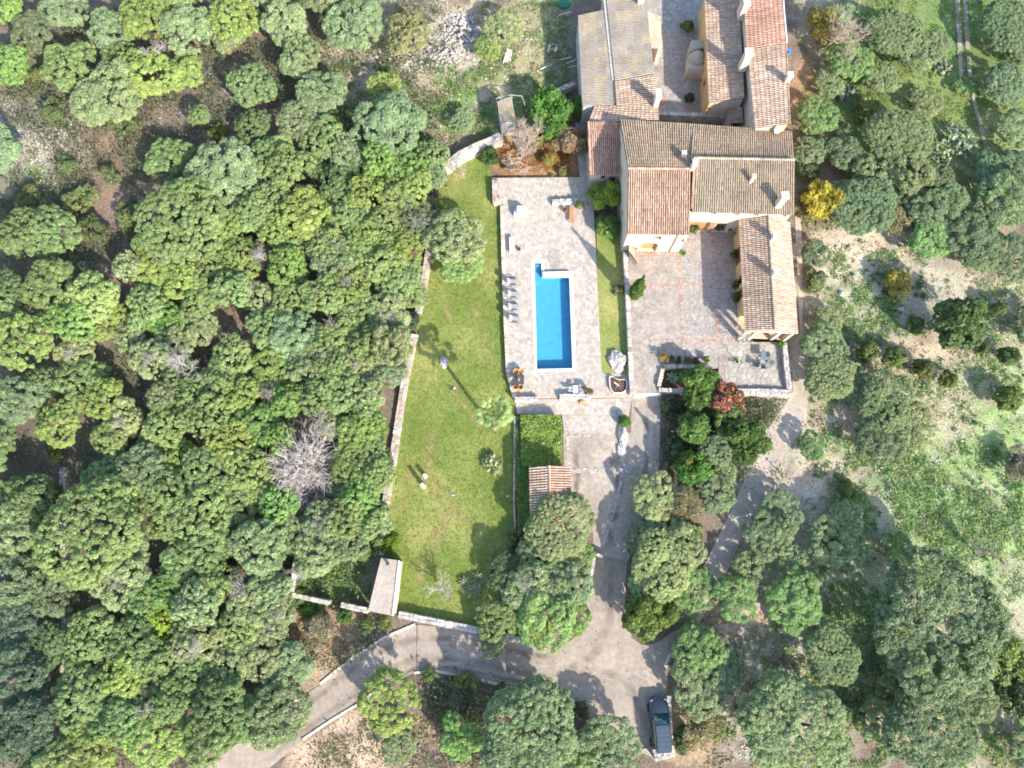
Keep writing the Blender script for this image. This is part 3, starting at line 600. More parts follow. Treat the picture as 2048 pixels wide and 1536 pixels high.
# arch fillers and pale surround of the big door
_, p0, d, n = W1; b = MB(); uc, rad = (hd[0]+hd[1])/2, (hd[1]-hd[0])/2
for s in (-1, 1):
    b = MB()
    for k in range(6):
        t0, t1 = k/6, (k+1)/6; x0, x1 = rad*t0, rad*t1; zt = 3.15+ZC-.9-.001; z0_ = zt-(1-math.sqrt(max(0, 1-t1*t1)))*rad*.55
        if zt-z0_ < .01: continue
        q0, q1 = p0+d*(uc+s*x0), p0+d*(uc+s*x1); a = [q0+n*.02, q1+n*.02, q1+n*.34, q0+n*.34]
        b.hexa([(v.x, v.y, z0_) for v in a], [(v.x, v.y, zt) for v in a])
    b.build('door_arch', M['plaster'], house)
b = MB(); prev = None
pts = [(-rad-.14, 0), (-rad-.14, 1.5)]+[(-(rad+.14)*math.cos(t), 1.5+.9*math.sin(t)) for t in [math.pi*k/10 for k in range(1, 10)]]+[(rad+.14, 1.5), (rad+.14, 0)]
for k in range(len(pts)-1):
    a, e = pts[k], pts[k+1]; q0, q1 = p0+d*(uc+a[0])-n*.02, p0+d*(uc+e[0])-n*.02
    b.tube([(q0.x, q0.y, ZC+a[1]), (q1.x, q1.y, ZC+e[1])], .09, 6)
b.build('door_surround', M['coping'], house)
W2 = wall(house, nw, sw, ZC-.9, zN-.14, [(1.2, 1.9, 3.6, 4.5), (4.2, 4.9, 3.6, 4.5), (8.2, 8.9, 2.2, 3.2)], name='wall', z1b=zA-.14)
for h in [(1.2, 1.9, 3.6, 4.5), (4.2, 4.9, 3.6, 4.5), (8.2, 8.9, 2.2, 3.2)]: opening(house, W2, ZC-.9, h)
b = MB(); g = [(sw[0], sw[1], zA-.16), (nw[0], nw[1], zN-.16), (aR0.x+.12, aR0.y, zR-.16)]; b.faces([*g, *[(v[0]+.3, v[1], v[2]) for v in g]], [(0, 1, 2), (5, 4, 3), (0, 2, 5, 3), (1, 4, 5, 2)]); b.build('gable', M['plaster'], house)
eb = (cE1.x-.15, cE1.y+ov); wb = (cE0.x+.1, cE0.y+ov)
cb_ = Vector(eb)-Vector(wb); Lc = cb_.length
wins = [(1.9, 2.45, 4.75, 5.15), (4.2, 4.75, 4.75, 5.15), (6.1, 6.65, 4.75, 5.15), (8.9, 9.45, 4.75, 5.15)]
dors = [(.6, 2.5, .9, 3.1), (3.2, 4.3, 1.1, 2.9)]
W3 = wall(house, wb, eb, ZC-.9, zC0-.12, wins+dors)
for h in wins: opening(house, W3, ZC-.9, h, depth=.12)
opening(house, W3, ZC-.9, dors[0], 'door', .25, (.42, .22, .11)); opening(house, W3, ZC-.9, dors[1], 'door', .22, (.20, .12, .08))
# shutters folded back from the glazed door
_, p0, d, n = W3
for u in (.05, 2.55):
    b = MB(); b.cur = (.34, .18, .10); q = [p0+d*u-n*.06, p0+d*(u+.5)-n*.06, p0+d*(u+.5)-n*.015, p0+d*u-n*.015]; b.hexa([(v.x, v.y, ZC+.05) for v in q], [(v.x, v.y, ZC+2.15) for v in q]); b.build('shutter', M['wood'], house)
wall(house, (se[0], wb[1]-.02), se, ZC-.9, zA-.14, th=.3) if False else None
b = MB(); b.prism([(se[0]-.32, se[1]+.36), (se[0], se[1]+.36), (wb[0]-.01, wb[1]+.1), (wb[0]-.32, wb[1]+.1)], ZC-.9, zA-.12); b.build('wall', M['plaster'], house)
b = MB(); x_ = cE0.x+.2; g = [(x_, cE0.y+.1, zA-.3), (x_, cR0.y, zR-.6), (x_, cR0.y, zC1-.14), (x_, cE0.y+.1, zC0-.14)]; b.hexa(g, [(v[0]+.25, v[1], v[2]) for v in g]); b.build('step_gable', M['plaster'], house)
W4 = wall(house, eb, ne, ZC-.9, zC0-.14, z1b=zN-.14); wall(house, ne, nw, ZC-.9, zN-.16)
b = MB(); g = [(eb[0], eb[1], zC0-.16), (ne[0], ne[1], zN-.16), (cR1.x-.15, cR1.y, zC1-.16)]; b.faces([*g, *[(v[0]-.3, v[1], v[2]) for v in g]], [(2, 1, 0), (3, 4, 5), (3, 5, 2, 0), (2, 5, 4, 1)]); b.build('gable', M['plaster'], house)
chimney(house, 1503, 360, 6.45, .55, .3, .3); chimney(house, 1557, 408, 5.6, 1.5, .62, .62); chimney(house, 1387, 331, 7.0, .35, .4, .5, 'pale'); chimney(house, 1366, 312, 6.3, .3, .4, .4)
# downpipe and wall lamp on the arched-door facade
a = Vector(sw).lerp(Vector(se), .83); b = MB(); b.tube([(a.x, a.y-.07, zA-.1), (a.x, a.y-.07, ZC+.05)], .05, 8); b.build('downpipe', M['terracotta'], house)
a = Vector(sw).lerp(Vector(se), .93); b = MB(); b.bar((a.x, a.y), (a.x, a.y-.35), .04, 4.1, 4.14); b.lathe((a.x, a.y-.35, 3.8), [(.05, 0), (.13, .08), (.1, .28), (.02, .34)], 8); b.build('wall_lamp', M['iron'], house)
b = MB(); a = P(1556, 252, 6.0); b.lathe((0, 0, 0), [(.02, -.12), (.25, -.06), (.42, .02), (.44, .04)], 16)
dish = b.build('satellite_dish', M['white'], origin=(0, 0, 0)); dish.location = P(1556, 258, 6.0); dish.rotation_euler = (1.0, 0, .4); tag(dish, 'white satellite dish at the north edge of the farmhouse roof', 'satellite dish')

# tiled annex on the west flank
annex = empty('annex', P(1210, 350, ZT), 'small red tiled annex against the west flank of the farmhouse', 'annex')
nE0, nE1, nR0, nR1 = P(1180.5, 350, 2.9), P(1246, 347.5, 2.9), P(1176.5, 244, 4.0), P(1242, 242, 4.0)
tiled('roof', nE0, nE1, nR1, nR0, 'red', annex, 6)
ridge(annex, nE0+Vector((0, 0, .06)), nR0+Vector((0, 0, .06)), 'red', 5, .1)
W = wall(annex, down(nE0, .12, .2), down(nE1, 0, .2), -.3, 2.76, [(1.1, 1.55, 1.7, 2.6), (2.0, 2.7, .3, 2.3)]); opening(annex, W, -.3, (1.1, 1.55, 1.7, 2.6)); opening(annex, W, -.3, (2.0, 2.7, .3, 2.3), 'door')
wall(annex, down(nR0, .12, -.1), down(nE0, .12, .2), -.3, 3.85, z1b=2.76); wall(annex, down(nR1, 0, -.1), down(nR0, .12, -.1), -.3, 3.85)

# barn with fibre-cement roofs
barn = empty('barn', P(1235, 150, ZG), 'old barn with ribbed ochre and grey fibre cement roof', 'barn')
def corrugated(parent, e0, e1, r1, r0, pitch=.2, seed=1):
    """ribs run from e-side to r-side; e0->e1 is along the eave"""
    e0, e1, r0, r1 = (np.array(v, float) for v in (e0, e1, r0, r1)); rs = np.random.RandomState(seed)
    nrm = np.cross(e1-e0, r0-e0); nrm /= np.linalg.norm(nrm); nrm = nrm if nrm[2] > 0 else -nrm
    nu = int(np.linalg.norm(e1-e0)/pitch*4); nv = 5; u = np.linspace(0, 1, nu+1); v = np.linspace(0, 1, nv+1)
    U, Vv = np.meshgrid(u, v); S = (e0*(1-U[..., None])+e1*U[..., None])*(1-Vv[..., None])+(r0*(1-U[..., None])+r1*U[..., None])*Vv[..., None]
    S = S+nrm*(np.sin(U*nu/4*2*math.pi)*.045)[..., None]; I = np.arange((nu+1)*(nv+1)).reshape(nv+1, nu+1)
    Qd = np.stack([I[:-1, :-1], I[:-1, 1:], I[1:, 1:], I[1:, :-1]], -1).reshape(-1, 4)
    pan = rs.rand(nv, 40); base = np.where(pan[:, (np.arange(nu)//22) % 40, None] > .62, np.array([.37, .295, .195]), np.array([.325, .275, .22]))*(.88+.22*rs.rand(nv, 40)[:, (np.arange(nu)//22) % 40, None])
    me = np_mesh('roof_sheet', S.reshape(-1, 3)-np.array(parent_world(parent)), Qd, base.reshape(-1, 3)); me.polygons.foreach_set('use_smooth', [True]*len(me.polygons))
    o = link('roof', me, M['corr'], parent); return o
l0, l1, l2, l3 = P(1156, 31, 3.3), P(1165, 212, 3.3), P(1233, 208, 4.3), P(1214, 18, 4.3)
corrugated(barn, l0, l1, l2, l3, .2, 1)
k0, k1, k2, k3 = P(1212, -12, 4.42), P(1230, 161, 4.42), P(1309, 146, 5.6), P(1291, -12, 5.6)
corrugated(barn, k0, k1, k2, k3, .2, 2)
f0, f1, f2, f3 = P(1230, 163, 4.4), P(1234, 211, 4.4), P(1316, 205, 5.4), P(1309.5, 148, 5.4)
tiled('roof', f0, f1, f2, f3, 'mix', barn, 7)
f0b, f1b, f2b, f3b = P(1178, 244, 3.3), P(1190, 213, 3.4), P(1317, 206, 5.35), P(1318, 240, 5.3)
tiled('roof', f1b, f0b, f3b, f2b, 'mix', barn, 8)
wall(barn, down(l0, .1, 0), down(l1, .1, 0), ZG-.1, 3.2, m='rock'); wall(barn, down(l1, .1, .1), down(l2, -.1, .1), ZG-.1, 3.2, z1b=4.2, m='rock'); wall(barn, down(k1, .05, .1), down(k0, .05, .1), ZG-.1, 4.3, m='rock')
wall(barn, down(f3b, -.1, .3), down(k3, -.1, 0), ZG-.1, 5.2, z1b=5.5, m='plaster'); wall(barn, down(f0b, .2, .2), down(f3b, -.1, .2), ZG-.1, 3.2, z1b=5.2, m='plaster'); wall(barn, down(f1b, .2, 0), down(f0b, .2, 0), ZG-.1, 3.2, m='plaster')
wall(barn, down(l3, 0, -.1), down(l0, .1, -.1), ZG-.1, 4.2, z1b=3.2, m='rock')
s0, s1, s2, s3 = P(1321, 33, 2.5), P(1325, 97, 2.5), P(1301, 97, 3.3), P(1294, 22, 3.3); corrugated(barn, s1, s0, s3, s2, .2, 4)
wall(barn, down(s1, -.1, 0), down(s0, -.1, 0), -.1, 2.4); chimney(barn, 1281, 4, 5.5, .35, .6, .4, 'pale'); chimney(barn, 1311, 207, 5.3, 1.3, .5, .9)

# north east wing: two tiled roofs stepped by a wall
wing = empty('east_wing', P(1450, 100, ZC), 'long north wing with low and high tiled roofs stepped by a wall', 'house wing')
g0, g1, g2, g3 = P(1409, -12, 3.6), P(1418, 204, 3.6), P(1489, 196, 4.6), P(1478, -12, 4.6)
tiled('roof', g0, g1, g2, g3, 'mix', wing, 9, .2)
h0, h1, h2, h3 = P(1487, -12, 6.0), P(1494, 98, 6.0), P(1572, 87, 7.0), P(1563, -12, 7.0)
tiled('roof', h0, h1, h2, h3, 'red', wing, 10, .2)
j0, j1, j2, j3 = P(1495, 99, 5.9), P(1511, 256, 5.9), P(1580, 247, 6.9), P(1572, 88, 6.9)
tiled('roof', j0, j1, j2, j3, 'mix', wing, 11, .2)
wall(wing, down(g0, .15, 0), down(g1, .15, .1), -.3, 3.5, [(9.3, 10.1, 1.3, 2.5), (6.0, 6.8, 1.3, 2.5)], m='ochre', th=.3)
wall(wing, down(g1, .15, .15), down(g2, 0, .15), -.3, 3.5, z1b=4.5); wall(wing, down(h0, .12, 0), down(j1, .12, .1), -.3, 5.85); wall(wing, down(j1, .12, .12), down(j2, -.1, .12), -.3, 5.8, z1b=6.8)
wall(wing, down(j2, -.12, .1), down(h3, -.12, 0), -.3, 6.75, m='ochre'); ridge(wing, Vector(j2)+Vector((0, 0, .03)), Vector(j3)+Vector((0, 0, .03)), 'orange', 8, .08)
b = MB(); b.tube([P(1566, -12, 7.05), P(1568, 20, 7.05), P(1574, 85, 7.05)], .07, 8); b.build('gutter', M['white'], wing)
chimney(wing, 1487, 128, 5.6, 1.5, .7, .8); chimney(wing, 1572, 164, 6.7, .9, .5, .5); chimney(wing, 1484, 22, 5.7, 1.3, .6, 1.2)
q0, q1, q2, q3 = P(1456, 217, 2.4), P(1458, 246, 2.4), P(1487, 246, 3.0), P(1484, 213, 3.0); tiled('roof', q0, q1, q2, q3, 'mix', wing, 12, .2)
wall(wing, down(q0, .1, 0), down(q1, .1, 0), -.3, 2.3)
for (x_, y_, z_, h_) in [(1506, 158, 6.0, 1.7), (1505, 235, 6.0, 2.2)]:
    q = P(x_, y_, z_); b = MB(); b.tube([q+Vector((0, 0, -.3)), q+Vector((0, 0, h_))], .03, 6); b.tube([q+Vector((-.5, -.2, h_-.1)), q+Vector((.5, .2, h_-.1))], .018, 5)
    for k in range(5): t = -.45+k*.22; b.tube([q+Vector((t+.1, t*.4-.25, h_-.1)), q+Vector((t-.1, t*.4+.25, h_-.1))], .012, 4)
    o = b.build('antenna', M['chrome'], origin=q); tag(o, 'thin television antenna on the higher roof, %s' % ('beside the tall white chimney' if y_ < 200 else 'near the satellite dish'), 'antenna', 'roof antennas')

# portico wing
port = empty('portico_house', P(1540, 560, ZC), 'long gabled house with open pillared porch at its south end', 'house')
zE, zP = 3.35, 4.45
i0, i1, i2 = P(1478, 440, zE), P(1536, 432, zP), P(1578.5, 444, zE-.1); s0, s1, s2 = P(1490, 663, zE), P(1549.5, 660, zP), P(1595, 668, zE-.1)
tiled('roof', s0, i0, i1, s1, 'mix', port, 13, .2); tiled('roof', i2, s2, s1+Vector((.01, 0, 0)), i1+Vector((.01, 0, 0)), 'mix', port, 14, .2); ridge(port, i1+Vector((0, 0, .05)), s1+Vector((0, 0, .05)), 'pale', 6, .12)
ws_, es_ = Vector(down(s0, .35, .25)), Vector(down(s2, -.3, .25)); wn, en = Vector(down(i0, .35, 0)), Vector(down(i2, -.3, 0))
L = (wn-ws_).length; holes = [(L-4.6, L-3.0, .6, 2.75), (L-7.2, L-6.3, 1.2, 2.5), (L-8.2, L-7.45, .5, 2.6)]
def mirr(h): return (L-h[1], L-h[0], h[2], h[3])
holes = [(3.0, 4.6, .5, 2.7), (6.4, 7.3, 1.3, 2.5), (7.6, 8.4, .5, 2.6)]
vb = ws_.lerp(wn, .18)
W = wall(port, wn, vb, ZC-.4, zE-.1, [(2.2, 3.9, .4, 2.7), (5.3, 6.2, 1.3, 2.5), (6.7, 7.7, .4, 2.6)], .3, 'ochre')
opening(port, W, ZC-.4, (2.2, 3.9, .4, 2.7), 'door', .05, (.20, .09, .05)); opening(port, W, ZC-.4, (5.3, 6.2, 1.3, 2.5)); opening(port, W, ZC-.4, (6.7, 7.7, .4, 2.6), 'door', .05, (.22, .10, .06))
wall(port, es_, en, ZG-.1, zE-.2, th=.3, m='ochre'); ve = es_.lerp(en, .18); wall(port, vb, ve, ZC-.4, zE-.1, th=.25, m='ochre')
for t in (.0, .22, .72, 1.0):
    q = ws_.lerp(es_, t); b = MB(); b.box((q.x, q.y, (ZC+zE-.2)/2), (.3, .3, zE-.2-ZC)); b.build('pillar', M['pale'], port)
q = ws_; b = MB(); b.bar(ws_, es_, .26, zE-.42, zE-.16); b.build('lintel', M['pale'], port)
b = MB(); mid = ws_.lerp(es_, .53); g = [(ws_.x-.1, ws_.y, zE-.15), (es_.x+.1, es_.y, zE-.22), (mid.x, mid.y, zP-.14)]; b.faces([*g, *[(v[0], v[1]+.22, v[2]) for v in g]], [(0, 1, 2), (5, 4, 3), (0, 3, 4, 1), (1, 4, 5, 2), (2, 5, 3, 0)]); b.build('gable', M['ochre'], port)
b = MB(); b.cur = (.62, .40, .26); b.prism([ws_, es_, ve, vb], ZC-.01, ZC+.02); b.build('porch_floor', M['brick'], port)
chimney(port, 1542, 480, 4.2, .95, .38, .5); chimney(port, 1543, 552, 4.2, .95, .38, .5)

# garage
gar = empty('garage', P(1099, 990, ZD), 'small tiled garage with a north-south ridge beside the driveway', 'garage')
t0, t1, t2 = P(1059, 934, 2.1), P(1098.5, 931, 2.75), P(1141, 932, 2.1); u0, u1, u2 = P(1062, 1066, 2.1), P(1101, 1064, 2.75), P(1143, 1066, 2.1)
tiled('roof', u0, t0, t1, u1, 'mix', gar, 15, .24); tiled('roof', t2, u2, u1+Vector((.01, 0, 0)), t1+Vector((.01, 0, 0)), 'orange', gar, 16, .24); ridge(gar, t1+Vector((0, 0, .05)), u1+Vector((0, 0, .05)), 'orange', 7, .12)
for a, e in [(t0+Vector((.2, -.15, 0)), u0+Vector((.2, .15, 0))), (u0+Vector((.2, .15, 0)), u2+Vector((-.2, .15, 0))), (t2+Vector((-.2, -.15, 0)), t0+Vector((.2, -.15, 0)))]: wall(gar, a, e, ZG-.1, 2.0, th=.25)
W = wall(gar, u2+Vector((-.2, .15, 0)), t2+Vector((-.2, -.15, 0)), ZG-.1, 2.0, [(1.4, 4.2, .1, 2.1)], .25); opening(gar, W, ZG-.1, (1.4, 4.2, .1, 2.1), 'door', .1)

# concrete hut with a flat slab roof
hut = empty('concrete_hut', P(770, 1175, ZG), 'flat roofed concrete hut at the southwest corner of the lawn', 'hut')
hq = XY([(762, 1116), (800, 1121), (788, 1232), (736, 1222)], 1.7); b = MB(); b.prism(hq, 1.55, 1.7); b.build('roof_slab', M['concrete'], hut)
cx, cy_ = sum(v.x for v in hq)/4, sum(v.y for v in hq)/4; b = MB(); b.prism([(cx+(v.x-cx)*.94, cy_+(v.y-cy_)*.95) for v in hq], ZG-.1, 1.55); b.build('wall', M['pale'], hut)
b = MB(); b.bar(hq[1].lerp(hq[0], .04), hq[2].lerp(hq[3], .05), .16, 1.703, 1.8); b.build('upstand', M['pale'], hut)
b = MB(); b.lathe((hq[0].x*.5+hq[1].x*.5-.2, hq[0].y-.5, 1.7), [(.12, 0), (.12, .3), (.18, .3), (.16, .36), (.02, .4)], 8); b.build('vent', M['iron'], hut)

# tin shed
shed = empty('tin_shed', P(1010, 220, ZG), 'small shed with a rusty sheet roof behind the bare tree', 'shed')
q = [P(994, 203, 2.0), P(1001, 246, 2.0), P(1032, 243, 2.2), P(1023, 192, 2.2)]; corrugated(shed, q[1], q[2], q[3], q[0], .18, 5)
b = MB(); cx, cy_ = sum(v.x for v in q)/4, sum(v.y for v in q)/4; b.prism([(cx+(v.x-cx)*.92, cy_+(v.y-cy_)*.92) for v in q], ZG-.1, 1.9); b.build('wall', M['rock'], shed)
for k, (pa, pb) in enumerate([((992, 197), (1024, 189)), ((1024, 190), (1044, 192)), ((1044, 192), (1050, 210))]):
    b = MB(); b.cur = (.30, .30, .29); a, e = P(*pa, 1.8), P(*pb, 1.8); b.tube([a, e], .05, 5); b.tube([a, (a.x, a.y, ZG)], .05, 5); b.build('rail', M['wood'], shed)
# stone oven in the north yard
oven = empty('stone_oven', P(1393, 115, ZC), 'stone bread oven with grey domed roof in the north yard', 'oven')
q = XY([(1378, 104), (1394, 92), (1412, 96), (1412, 140), (1377, 136)], 1.6); b = MB(); b.prism(q, -.3, 1.6); b.build('wall', M['plaster'], oven)
b = MB(); c_ = P(1394, 117, 1.6); b.lathe(c_, [(1.0, -.3), (.95, .1), (.8, .4), (.5, .65), (.15, .78), (.01, .8)], 16); b.build('dome', M['mortar'], oven, True)
q = XY([(1383, 80), (1408, 80), (1411, 94), (1380, 100)], 2.2); b = MB(); b.prism(q, -.3, 2.2); b.build('chimney_block', M['mortar'], oven)
b = MB(); b.prism(XY([(1387, 137), (1406, 136), (1405, 147), (1388, 147)], .8), -.3, .8); b.build('woodstore', M['mortar'], oven)
# ------------------------------------------------------------------ vegetation
def crown_mesh(name, seed, R, vr=.8, lobes=60, lr=.24, leaves=6000, leaf=.15, aspect=1.7, up=.25, scat=.6, fill=.2, irregular=.16, zc=1.1, spots=None, lo=-.35, sub=0):
    rs = np.random.RandomState(seed)
    th = rs.uniform(0, 2*math.pi, lobes); cz = rs.uniform(lo, 1, lobes); rad = np.where(rs.rand(lobes) < fill, rs.uniform(.2, .7, lobes), rs.uniform(.8, .95, lobes))
    ph = rs.uniform(0, 6.28, 4); out = 1+irregular*(np.sin(2*th+ph[0])+.8*np.sin(3*th+ph[1])+.6*np.sin(5*th+ph[2]))
    s = np.sqrt(1-cz**2); C = np.stack([np.cos(th)*s*out, np.sin(th)*s*out, cz*vr*(1+.12*np.sin(4*th+ph[3]))], 1)*rad[:, None]*R*(1-lr*.6)
    if sub:   # several sub-crowns of uneven height, tufts on their outer faces
        a0 = rs.uniform(0, 6.28); sa = a0+np.arange(sub)*2*math.pi/max(sub-1, 1)+rs.uniform(-.35, .35, sub); sr = rs.uniform(.42, .68, sub)*R; sr[0] = .1*R
        SC = np.stack([np.cos(sa)*sr, np.sin(sa)*sr, (rs.uniform(-.25, .12, sub)+.12-(sr/R)**2*.35)*R*vr], 1); SR = rs.uniform(.36, .5, sub)*R
        n0 = lobes*5; ki = rs.randint(0, sub, n0); dd = rs.normal(size=(n0, 3)); dd[:, 2] = np.abs(dd[:, 2])*1.0-.25; dd /= np.linalg.norm(dd, axis=1)[:, None]
        CC = SC[ki]+dd*(SR[ki]*rs.uniform(.82, 1.06, n0))[:, None]*np.array([1, 1, max(vr, .75)])
        dist = np.linalg.norm((CC[:, None]-SC[None])/np.array([1, 1, max(vr, .75)]), axis=2)/SR[None]; dist[np.arange(n0), ki] = 9
        C = CC[dist.min(1) > .9][:lobes]; lobes = len(C); ctr = np.array([0, 0, -.3*R])
    lrad = R*lr*rs.uniform(.45, 1.45, lobes); ltint = np.clip(rs.normal(1, .12, lobes), .7, 1.35); lw = lrad**2; lw = lw/lw.sum()
    k = rs.choice(lobes, leaves, p=lw); d = rs.normal(size=(leaves, 3)); d /= np.linalg.norm(d, axis=1)[:, None]
    outv = C[k]/np.maximum(np.linalg.norm(C[k], axis=1), .01)[:, None]; d = d+outv*.55+np.array([0, 0, up]); d /= np.linalg.norm(d, axis=1)[:, None]
    pos = C[k]+d*(lrad[k]*rs.uniform(.72, 1.08, leaves))[:, None]*np.array([1, 1, .85])
    n = d+np.array([0, 0, .55])+rs.normal(size=(leaves, 3))*scat; n /= np.linalg.norm(n, axis=1)[:, None]
    t = np.cross(n, rs.normal(size=(leaves, 3))); t /= np.linalg.norm(t, axis=1)[:, None]; bt = np.cross(n, t)
    sz = leaf*rs.uniform(.6, 1.35, leaves)[:, None]; a = t*sz*.5*aspect; e = bt*sz*.5
    V = np.stack([pos-a, pos+e*.9-a*.1, pos+a, pos-e*.9-a*.1], 1).reshape(-1, 3); V[:, 2] += zc*R
    col = np.ones((leaves, 3))*(ltint[k]*rs.uniform(.78, 1.22, leaves))[:, None]; hue = rs.normal(0, .07, leaves); col[:, 0] *= 1+hue; col[:, 2] *= 1-hue*.6
    if spots is not None:
        m_ = rs.rand(leaves) < spots[1]; col[m_] = np.array(spots[0])
    return np_mesh(name, V, np.arange(leaves*4).reshape(-1, 4), col)
def trunk_mesh(name, seed, R, zc=1.1, r0=.09, limbs=6):
    r = random.Random(seed); b = MB(); h = zc*R
    b.tube([(0, 0, -.4), (r.uniform(-.05, .05)*R, r.uniform(-.05, .05)*R, h*.35), (r.uniform(-.08, .08)*R, 0, h*.6)], [r0*R*1.25, r0*R, r0*R*.75], 7)
    for k in range(limbs):
        t = 2*math.pi*k/limbs+r.uniform(-.4, .4); q = r.uniform(.45, .75)*R
        b.tube([(0, 0, h*.42), (math.cos(t)*q*.5, math.sin(t)*q*.5, h*.68), (math.cos(t)*q, math.sin(t)*q, h*.82+r.uniform(0, .08)*R)], [r0*R*.6, r0*R*.4, r0*R*.15], 5)
    me = bpy.data.meshes.new(name); me.from_pydata(b.v, [], b.f); me.update(); return me
KIND = {  # crown settings per kind: nominal radius variants are shared by all its copies
 'oak':   dict(n=7, R=2.2, kw=dict(vr=.75, lobes=330, lr=.092, leaves=16500, leaf=.10, aspect=1.5, scat=.5, sub=8), col=(.285, .362, .145)),
 'bigoak': dict(n=2, R=4.2, kw=dict(vr=.55, lobes=900, lr=.055, leaves=46000, leaf=.11, aspect=1.5, scat=.5, sub=17), col=(.285, .362, .145)),
 'olive': dict(n=6, R=2.2, kw=dict(vr=.78, lobes=330, lr=.098, leaves=18000, leaf=.08, aspect=2.4, scat=.85, sub=8), col=(.325, .380, .205)),
 'bigolive': dict(n=2, R=4.2, kw=dict(vr=.62, lobes=1200, lr=.052, leaves=50000, leaf=.10, aspect=2.3, scat=.85, sub=15), col=(.305, .365, .19)),
 'pine':  dict(n=4, R=2.8, kw=dict(vr=.78, lobes=240, lr=.11, leaves=20000, leaf=.10, aspect=2.8, scat=.9, sub=9), col=(.315, .385, .205)),
 'citrus': dict(n=3, R=1.1, kw=dict(vr=.85, lobes=45, lr=.26, leaves=2600, leaf=.15, aspect=1.5, scat=.45, fill=.2, irregular=.08, spots=((2.2, .9, .3), .006)), col=(.135, .185, .055)),
 'shrub': dict(n=4, R=1.2, kw=dict(vr=.65, lobes=34, lr=.28, leaves=2400, leaf=.13, aspect=1.8, scat=.7, fill=.25, irregular=.16, zc=.6, lo=-.7), col=(.20, .23, .095)),
 'broad': dict(n=3, R=2.0, kw=dict(vr=.8, lobes=45, lr=.28, leaves=2600, leaf=.30, aspect=2.2, scat=.7, fill=.25, irregular=.14), col=(.13, .21, .055)),
 'wisp':  dict(n=3, R=1.8, kw=dict(vr=.75, lobes=34, lr=.32, leaves=3000, leaf=.11, aspect=3.4, scat=1.3, fill=.4, irregular=.18), col=(.26, .235, .17)),
}
for kn, kd in KIND.items():
    zc = kd['kw'].get('zc', 1.1); kd['zc'] = zc
    kd['crowns'] = [crown_mesh(kn+'_crown', 100*i+len(kn)*7+3, kd['R'], **kd['kw']) for i in range(kd['n'])]
    kd['trunks'] = [trunk_mesh(kn+'_trunk', i+5, kd['R'], zc, .085 if kn not in ('shrub',) else .05) for i in range(kd['n'])]
    for me in kd['crowns']: me.materials.append(M['leaf'])
    for me in kd['trunks']: me.materials.append(M['bark'])
NAMES = {'oak': ('oak_tree', 'oak'), 'bigoak': ('oak_tree', 'oak'), 'olive': ('olive_tree', 'olive tree'), 'bigolive': ('olive_tree', 'olive tree'), 'pine': ('pine_tree', 'pine'),
         'citrus': ('citrus_tree', 'citrus tree'), 'shrub': ('shrub', 'shrub'), 'broad': ('broadleaf_tree', 'tree'), 'wisp': ('wispy_shrub', 'shrub')}
TONES = {'': (1, 1, 1), 'y': (1.14, 1.1, .85), 'd': (.72, .76, .8), 'g': (.92, .98, 1.0), 'b': (.92, 1.08, .82), 'p': (1.22, 1.16, 1.14), 'D': (.5, .6, .72), 'Y': (1.25, 1.2, .5), 'G': (3.3, 1.8, 1.3), 'L': (2.2, 1.6, .9), 'r': (1.12, .92, .85)}  # d and D also put the shade on some wood trees into leaf colour
TWORD = {'': 'mid-green', 'y': 'yellow-green', 'd': 'dark', 'g': 'grey-green', 'b': 'bright green', 'p': 'pale', 'D': 'very dark', 'Y': 'yellowish', 'G': 'golden', 'L': 'lime', 'r': 'brownish'}
PLACED = []; VK = {}
def tree(px_, py_, r_, kind, tone='', label=None, squash=1.0, dz=0.0):
    kd = KIND[kind]; R = r_/20.6; s = R/kd['R']; zb = zground(P(px_, py_, 0))
    p = P(px_, py_, zb+kd['zc']*R*squash+dz); zb = zground(p)
    i = VK.get(kind, 0); VK[kind] = i+1; v = i % kd['n']; nm, cat = NAMES[kind]
    o = empty(nm, (p.x, p.y, zb), label, cat, rz=rng.uniform(0, 6.28)); o.scale = (s*rng.uniform(.9, 1.12), s*rng.uniform(.9, 1.12), s*squash*rng.uniform(.9, 1.1))
    tr = link('trunk', kd['trunks'][v], None, o); c_ = link('crown' if kind != 'shrub' else 'foliage', kd['crowns'][v], None, o)
    t = TONES[tone]; f = rng.uniform(.88, 1.12); h = rng.uniform(-.06, .06)
    c_.color = (kd['col'][0]*t[0]*f*(1+h), kd['col'][1]*t[1]*f, kd['col'][2]*t[2]*f*(1-h), 1)
    PLACED.append((px_, py_, r_, kind, tone, o, label)); return o
